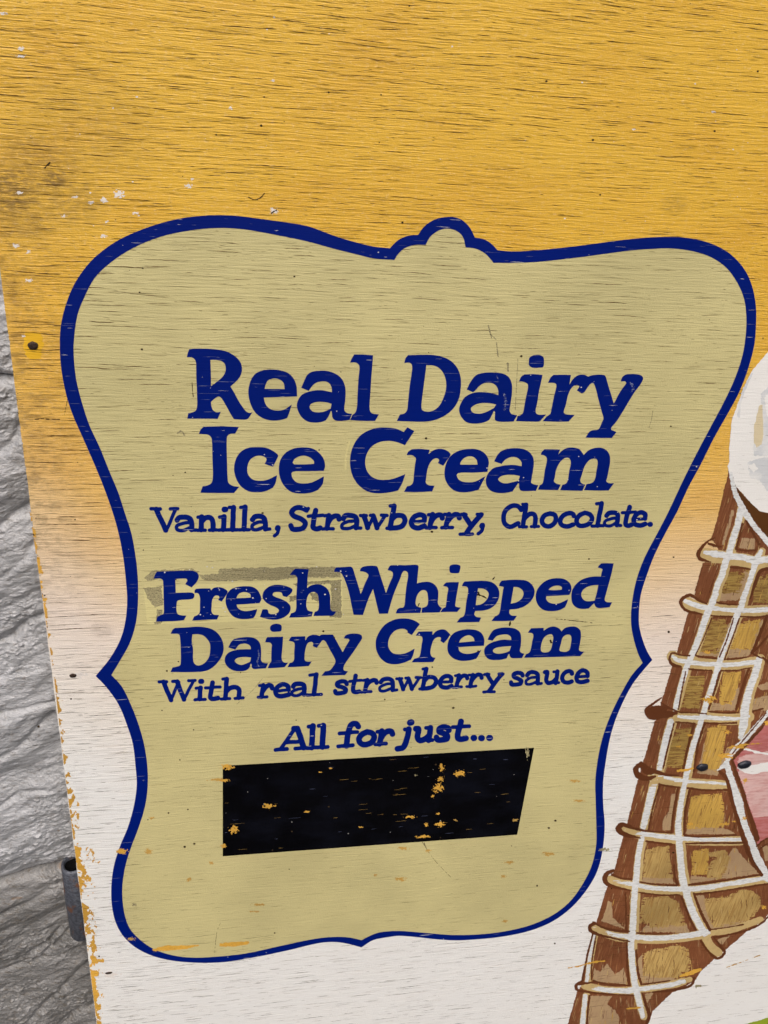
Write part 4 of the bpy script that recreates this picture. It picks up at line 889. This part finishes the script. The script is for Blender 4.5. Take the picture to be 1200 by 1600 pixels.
# ---- chips of old yellow coat
def chips(name, lst, mat, off, parent=sign):
    for (x, y, w, h) in lst:
        X, Y = grid(x - w*.8 - 3, y - h*.8 - 3, x + w*.8 + 3, y + h*.8 + 3, max(0.35, min(w, h) / 14))
        d = (np.hypot((X - x) / (w/2), (Y - y) / (h/2)) - 0.85) * min(w, h) * .5
        field(name, X, Y, d + min(w, h) * 1.3 * fbm(X * 1.6/ max(3, w*.22) + x, Y * 1.6 / max(2, h*.25) + y, 4, .6), mat, parent, off)
chips('paint_chip', [(354,1198,20,8),(350,1219,18,4),(420,1259,18,8),(365,1296,14,12),(349,1321,9,7),(690,1199,8,12),(689,1217,12,8),(685,1231,16,12),(676,1244,6,4),(718,1208,17,9),(641,1276,15,5),(684,1271,6,3),(688,1288,14,9),(661,1307,19,5),(666,1288,6,7),(480,1268,8,3),(563,1292,8,2.4),(501,1206,7,2.4),(516,1200,5,2)], 'chip', 0.30)
chips('paint_chip', [(191,1330,17,8),(1107,1092,20,12),(1133,1181,22,9),(1154,1167,30,5),(1137,1144,8,6),(1164,1219,8,8),(1133,1287,12,5),(1147,1283,6,4),(1163,1278,6,5),(1193,1417,9,5),(1198,1130,10,9),(1104,1019,12,5),(1078,1287,10,4),(1060,1166,8,4),(1078,1148,8,4)], 'chip', 0.34)
chips('paint_chip', [(232,1330,11,8),(905,1251,18,4),(897,1220,18,4),(858,1334,18,7),(795,1347,14,5),(788,1369,9,5),(626,1373,16,7),(630,1325,16,5),(669,1329,9,5),(788,1439,9,4),(295,1374,8,6),(403,1413,20,3.5),(398,1424,16,2.5),(237,1278,9,4),(804,1281,9,4),(712,1281,6,3),(330,1348,7,4),(587,1367,6,4),(205,1467,12,6)], 'chip_dull', 0.24)
chips('paint_chip', [(824,1177,6,16),(944,1327,18,4.5),(210,1413,8,5),(650,1211,5,3)], 'worn', 0.30)
chips('bare_spot', [(186,303,19,12),(163,312,10,9),(143,317,9,6),(295,290,12,8),(211,333,9,5),(167,346,6,4),(162,369,9,5),(117,308,9,5),(100,337,8,5),(24,384,10,7),(45,393,9,5),(30,301,10,5),(4,21,12,5),(33,76,10,6),(33,88,14,5),(300,280,6,3),(426,126,7,4),(360,168,6,4),(362,171,4,3),(1115,175,6,3),(990,202,6,2.5),(428,329,12,10)], 'chip_white', 0.06)
chips('bare_spot', [(45,438,10,6),(36,525,6,4)], 'chip_white', 0.06)
field('touch_up', *(lambda X, Y: (X, Y, sd_poly(X, Y, [(40,519),(64,520),(68,540),(64,560),(42,560),(36,540)]) + 7*fbm(X*.12, Y*.3, 4)))(*grid(25, 505, 85, 575, .5)), 'touch', sign, 0.05)
chips('bare_spot', [(124,1055,24,10),(172,1522,26,12)], 'chip_white', 0.05)
LINE = [([(240,1484),(262,1481),(285,1480),(310,1477)],[4,8,6,3],'chip',.30), ([(345,1476),(362,1475),(388,1473)],[4,7,4],'chip',.24), ([(320,1219),(346,1217.5)],[1.5,3],'chip_dull',.24),
 ([(1058,1204),(1070,1203),(1082,1200)],[3,4,2],'chip',.34), ([(888,1512),(905,1509),(922,1504),(944,1501)],[.6,1.4,3,2.5],'chip',.34), ([(1062,1525),(1078,1520),(1094,1514)],[2,7,5],'chip',.34), ([(1130,1513),(1150,1506),(1187,1492)],[1.2,1,.6],'chip_dull',.34), ([(980,1576),(1000,1574)],[2,2.5],'chip',.34),
 ([(1095,1540),(1088,1541)],[3,4],'worn',.2), ([(1155,1164),(1190,1161)],[3,1],'chip',.34)]
for pts, w, mat, off in LINE:
    P = smooth_loop(pts, closed=False, sub=5); W = np.interp(np.linspace(0, 1, len(P)), np.linspace(0, 1, len(w)), w)
    X, Y = grid(P[:, 0].min() - 8, P[:, 1].min() - 8, P[:, 0].max() + 8, P[:, 1].max() + 8, 0.45)
    field('paint_chip', X, Y, sd_stroke(X, Y, P, W) + 3 * fbm(X*.25, Y*.5, 3), mat, sign, off)

# ---- old yellow coat showing where the white has flaked off the left edge
EX, EY = grid(40, 790, 190, 1640, 0.6)
ex = np.interp(EY, [437, 800, 1050, 1200, 1395, 1600, 1660], [3, 46, 83, 100, 125, 151, 158])
d = EX - ex
amt = np.interp(EY, [790, 900, 1050, 1100, 1200, 1300, 1330, 1370, 1400, 1460, 1480, 1510, 1540, 1600], [4, 5, 4, 9, 8, 16, 26, 26, 14, 16, 22, 22, 12, 8])
sp = np.interp(EY, [790, 1000, 1150, 1300, 1640], [.03, .0, .06, .16, .14])
nz = fbm(EX*.13 + 4, EY*.11, 5, .66)
Fd = (d / amt) * 0.34 - 0.13 - nz * 1.5
Fd = np.where(d < 0.3, 1.0, Fd) 
Fd = np.where(d > 62, np.maximum(Fd, .3), Fd)
field('flaked_edge', EX, EY, Fd, 'chip', sign, 0.05, 'stuff')
# dark grubby nicks right on the edge
GXe, GYe = grid(0, 430, 130, 1120, 0.6)
gx = np.interp(GYe, [437, 800, 1050, 1200], [3, 46, 83, 100]); dd = GXe - gx
nz = fbm(GXe*.14 + 60, GYe*.20, 5, .68)
Fd = np.clip(dd, 0, 99) * 0.010 + np.interp(GYe, [430, 560, 640, 780, 900, 1120], [.26, .24, .17, .16, .2, .28]) - nz
Fd = np.where(dd < 0.3, 1.0, Fd)
field('edge_grime', GXe, GYe, Fd, 'grimy', sign, 0.055, 'stuff')

# ---- checks: short splits of the face veneer that opened through the paint
def splits(name, reg, off, mat, keep, row=6.5, lmin=5, lmax=60, gap=24, wmin=.30, wmax=.8, parent=sign):
    """rows of short dashes along the grain, as the veneer opens"""
    V = []; F = []; y = reg[1]
    while y < reg[3]:
        x = reg[0] - rng.random() * 60; y += row * (0.55 + .9 * rng.random())
        while x < reg[2]:
            L = lmin + (lmax - lmin) * rng.random() ** 2.2; xm = x + L/2; ym = y + rng.normal(0, row * .25)
            x += L + gap * rng.exponential() * (1.5 - 1.6 * fbm(np.array([xm*.008]), np.array([ym*.012]), 2)[0] * 2)
            if not keep(xm, ym): continue
            w = wmin + (wmax - wmin) * rng.random() ** 1.8 * (0.35 + 0.65 * min(1, L / 35))
            c = px_to_plane([(xm, 705 + (ym - 705))])[0]; l = L * 0.00049; w *= 0.00049
            if c[0] - l/2 < edge_x(c[1]) + 0.0008: c[0] = edge_x(c[1]) + 0.0008 + l/2
            m = max(3, int(l / 0.0020)); t = np.linspace(0, 1, m + 1)
            xs = c[0] + (t - .5) * l
            zz = c[1] + 0.0045 * fbm(xs*7 + 31, xs*0 + c[1]*22, 3) + np.cumsum(rng.normal(0, 0.00010, m + 1)) + rng.normal(0, .014) * (t - .5) * l
            th = w * (np.sin(np.pi * np.clip(t*0.96 + .02, 0, 1)) ** .6) * (0.5 + 1.0 * rng.random(m + 1))
            th[0] = th[-1] = w * .1
            k = len(V)
            for i in range(m + 1):
                V.append((xs[i], -off*MM, zz[i] - th[i]/2)); V.append((xs[i], -off*MM, zz[i] + th[i]/2))
            for i in range(m): F.append((k+2*i, k+2*i+2, k+2*i+3, k+2*i+1))
    o = mesh(name, V, F, mat, parent); o['kind'] = 'stuff'
    return o
def dens(x, y):
    if x < np.interp(y, [0, 430, 1600], [-5, 3, 151]) + 2: return False
    return True
splits('veneer_split', (0, -30, 1260, 760), 0.150, 'crack', dens, 6.2, 5, 60, 22, .24, .78)
splits('veneer_split', (40, 760, 1260, 1650), 0.153, 'crack', dens, 6.5, 5, 50, 28, .22, .66)
splits('veneer_split', (10, 400, 230, 1060), 0.156, 'crack', lambda x, y: dens(x, y) and x < 215, 17, 30, 105, 30, .4, 1.2)
splits('veneer_split', (70, 1020, 240, 1650), 0.159, 'crack_dark', lambda x, y: dens(x, y) and x < 225, 5.2, 8, 65, 22, .35, 1.0)
splits('veneer_split', (230, 1460, 1260, 1690), 0.162, 'crack_dark', dens, 5.0, 8, 70, 26, .34, 1.05)
splits('veneer_split', (940, 960, 1120, 1460), 0.165, 'crack_dark', dens, 5.6, 8, 50, 24, .3, .9)
splits('veneer_split', (880, 560, 1260, 1650), 0.33, 'crack', lambda x, y: x > np.interp(y, [560, 740, 1000, 1200, 1400, 1600], [1165, 1142, 1064, 1003, 944, 890]), 9, 4, 30, 30, .2, .55)
# where the same splits run under blue and black paint they show as pale threads
def threads(name, mask, n, mat, off, lmax=34, wmax=.5):
    ys, xs = np.where(mask); V = []; F = []
    for _ in range(n):
        i = rng.integers(len(ys)); y, x = ys[i], xs[i]; a = b = x; L = rng.uniform(6, lmax) * (0.4 + rng.random() * .6)
        while b - a < L and (mask[y, a-1] or mask[y, b+1]):
            if mask[y, a-1]: a -= 1
            if b - a < L and mask[y, b+1]: b += 1
        if b - a < 3: continue
        m = max(3, (b - a) // 4); t = np.linspace(0, 1, m + 1)
        px = a + (b - a) * t; slope = (705 - y) / 7500
        py = y + .5 + (px - x) * slope + np.cumsum(rng.normal(0, .10, m + 1)); w = rng.uniform(.15, wmax) * (0.4 + rng.random(m + 1)); w[0] = w[-1] = .08
        q0 = px_to_plane(np.stack([px, py + w/2], 1)); q1 = px_to_plane(np.stack([px, py - w/2], 1)); k = len(V)
        for i in range(m + 1): V += [(q0[i, 0], -off*MM, q0[i, 1]), (q1[i, 0], -off*MM, q1[i, 1])]
        for i in range(m): F.append((k+2*i, k+2*i+2, k+2*i+3, k+2*i+1))
    mesh(name, V, F, mat, sign)['kind'] = 'stuff'
threads('pale_thread', BLUE, 260, 'scuff', 0.27)
threads('pale_thread', BLUE, 90, 'fleck', 0.275, 26, .55)
blk = np.zeros_like(BLUE); fm = BLUE.copy()
BLUE[:] = False; fillmap([np.array([(351, 1199), (831, 1171), (805, 1301), (351, 1334)])]); blk |= BLUE; BLUE[:] = fm
threads('pale_thread', blk, 34, 'chip_dull', 0.27, 24, .3)
threads('pale_thread', blk, 16, 'scuff', 0.275, 22, .3)

# ---- fly specks, pits and flecks
def dots(name, n, fn, mat, off, r0, r1):
    V = []; F = []
    while n > 0:
        x, y = fn(); n -= 1; r = r0 + (r1 - r0) * rng.random() ** 2; k = len(V); m = 8; ph = rng.random() * 6
        P = [(x + r * (0.8 + .5*rng.random()) * math.cos(ph + 6.283*i/m) * 1.15, y - r * (0.8 + .4*rng.random()) * math.sin(ph + 6.283*i/m)) for i in range(m)]
        V += [(q[0], -off*MM, q[1]) for q in px_to_plane(P)]; F.append(tuple(range(k, k + m)))
    mesh(name, V, F, mat, sign)['kind'] = 'stuff'
dots('fly_speck', 110, lambda: (rng.uniform(60, 1230), rng.uniform(0, 1500)), 'grimy', 0.16, .5, 1.9)
dots('fly_speck', 30, lambda: (rng.uniform(250, 900), rng.uniform(880, 1480)), 'grimy', 0.26, .8, 1.8)
by, bx = np.where(BLUE)
def on_blue():
    i = rng.integers(len(by)); return bx[i], by[i]
dots('pale_fleck', 60, on_blue, 'fleck', 0.28, .35, 1.1)
dots('pale_fleck', 45, lambda: (rng.uniform(240, 545), rng.uniform(885, 965)), 'fleck', 0.285, .4, 1.4)
dots('pale_fleck', 60, lambda: (rng.uniform(40, 1200), rng.uniform(0, 420)), 'chip_white', 0.07, .4, 1.6)
by2, bx2 = np.where(blk)
def on_black():
    i = rng.integers(len(by2)); return bx2[i], by2[i]
dots('pale_fleck', 14, on_black, 'fleck', 0.28, .3, .7)
SCR = [([(345,1441),(340,1452),(337,1470),(335,1495)],.4,'grimy'), ([(652,1303),(664,1322),(680,1345),(705,1371)],.35,'grimy'), ([(763,509),(768,528)],2,'worn'), ([(776,535),(778,556)],2.4,'worn'), ([(775,530),(766,522)],1.2,'worn'), ([(793,568),(794,580)],3,'worn'),
 ([(546,690),(541,710),(540,732)],3,'film'), ([(300,597),(301,612),(302,620)],.8,'grimy'), ([(652,949),(655,943)],1.6,'grimy'), ([(660,1310),(668,1330)],.6,'grimy'), ([(746,929),(754,931),(759,934)],2.2,'grimy'), ([(747,926),(749,930)],3,'grimy'), ([(770,905),(773,901)],1.6,'grimy'), ([(797,972),(796,977)],3,'grimy'), ([(860,1001),(862,1004)],3,'grimy'), ([(868,967),(882,968),(900,970),(925,973)],.9,'grimy'),
 ([(278,676),(284,674),(288,680)],2.5,'worn'), ([(388,308),(398,312),(408,308),(413,302)],1.2,'grimy'), ([(424,333),(432,328)],2,'grimy'), ([(70,262),(78,254)],2.2,'grimy'), ([(1150,700),(1148,697)],1.8,'outline'), ([(1148,701),(1151,694)],2,'outline'), ([(55,655),(66,654),(78,655),(93,655)],1.2,'grimy'), ([(108,612),(100,650)],.7,'grimy'), ([(410,1060),(395,1078),(370,1100)],.7,'worn'), ([(1020,642),(1018,655),(1014,668)],.9,'worn'), ([(809,560),(805,640)],.9,'worn')]
for pts, w, mat in SCR:
    P = smooth_loop(pts, closed=False, sub=5); X, Y = grid(P[:, 0].min() - 5, P[:, 1].min() - 5, P[:, 0].max() + 5, P[:, 1].max() + 5, 0.4)
    field('scratch', X, Y, sd_stroke(X, Y, P, w) + (w * .8 + .5) * fbm(X*.4, Y*.4, 3), mat, sign, 0.18)
# scrapes through the blue lettering
SCB = [([(788,616),(790,628),(788,640)],2.2), ([(777,588),(778,592)],1.4), ([(403,1015),(405,1022),(402,1034),(404,1040)],1.8), ([(985,598),(990,606),(986,612)],2.4), ([(470,925),(474,922)],1.6), ([(299,1004),(301,1005)],2.4)]
for pts, w in SCB:
    P = smooth_loop(pts, closed=False, sub=5); X, Y = grid(P[:, 0].min() - 5, P[:, 1].min() - 5, P[:, 0].max() + 5, P[:, 1].max() + 5, 0.35)
    field('scratch', X, Y, sd_stroke(X, Y, P, w) + 7.0 * fbm(X*.9, Y*.9, 3) + .6, 'scuff', sign, 0.29)

# ---- screws and bolts that hold the board
def head(name, x, y, rx_, ry_, h, mat, slot=True):
    c = px_to_plane([(x, y)])[0]; V = []; F = []; n = 24
    prof = [(1.0, -.0006), (0.98, h*.35), (0.86, h*.75), (0.62, h*.95), (0.30, h), (0.0, h)]
    for i in range(n):
        a = 2*math.pi*i/n; wob = 1 + 0.06*math.sin(2*a + x) + .04*math.sin(5*a + y)
        for r, z in prof[:-1]: V.append((c[0] + r*rx_*wob*math.cos(a), -z, c[1] + r*ry_*wob*math.sin(a)))
    m = len(prof) - 1; V.append((c[0], -h, c[1])); t = len(V) - 1
    for i in range(n):
        j = (i+1) % n
        for k in range(m - 1): F.append((i*m + k, j*m + k, j*m + k + 1, i*m + k + 1))
        F.append((i*m + m - 1, j*m + m - 1, t))
    return mesh(name, V, F, mat, sign, True)
head('screw', 51.5, 540, .0031, .0030, .0009, 'screw')
head('screw', 114, 1055.5, .0026, .0022, .0008, 'screw')
head('screw', 170, 1520, .0034, .0017, .0008, 'screw')
head('bolt_head', 1097, 1198, .0066, .0046, .0030, 'bolt')
head('bolt_head', 1162.5, 1193.5, .0072, .0050, .0034, 'bolt')
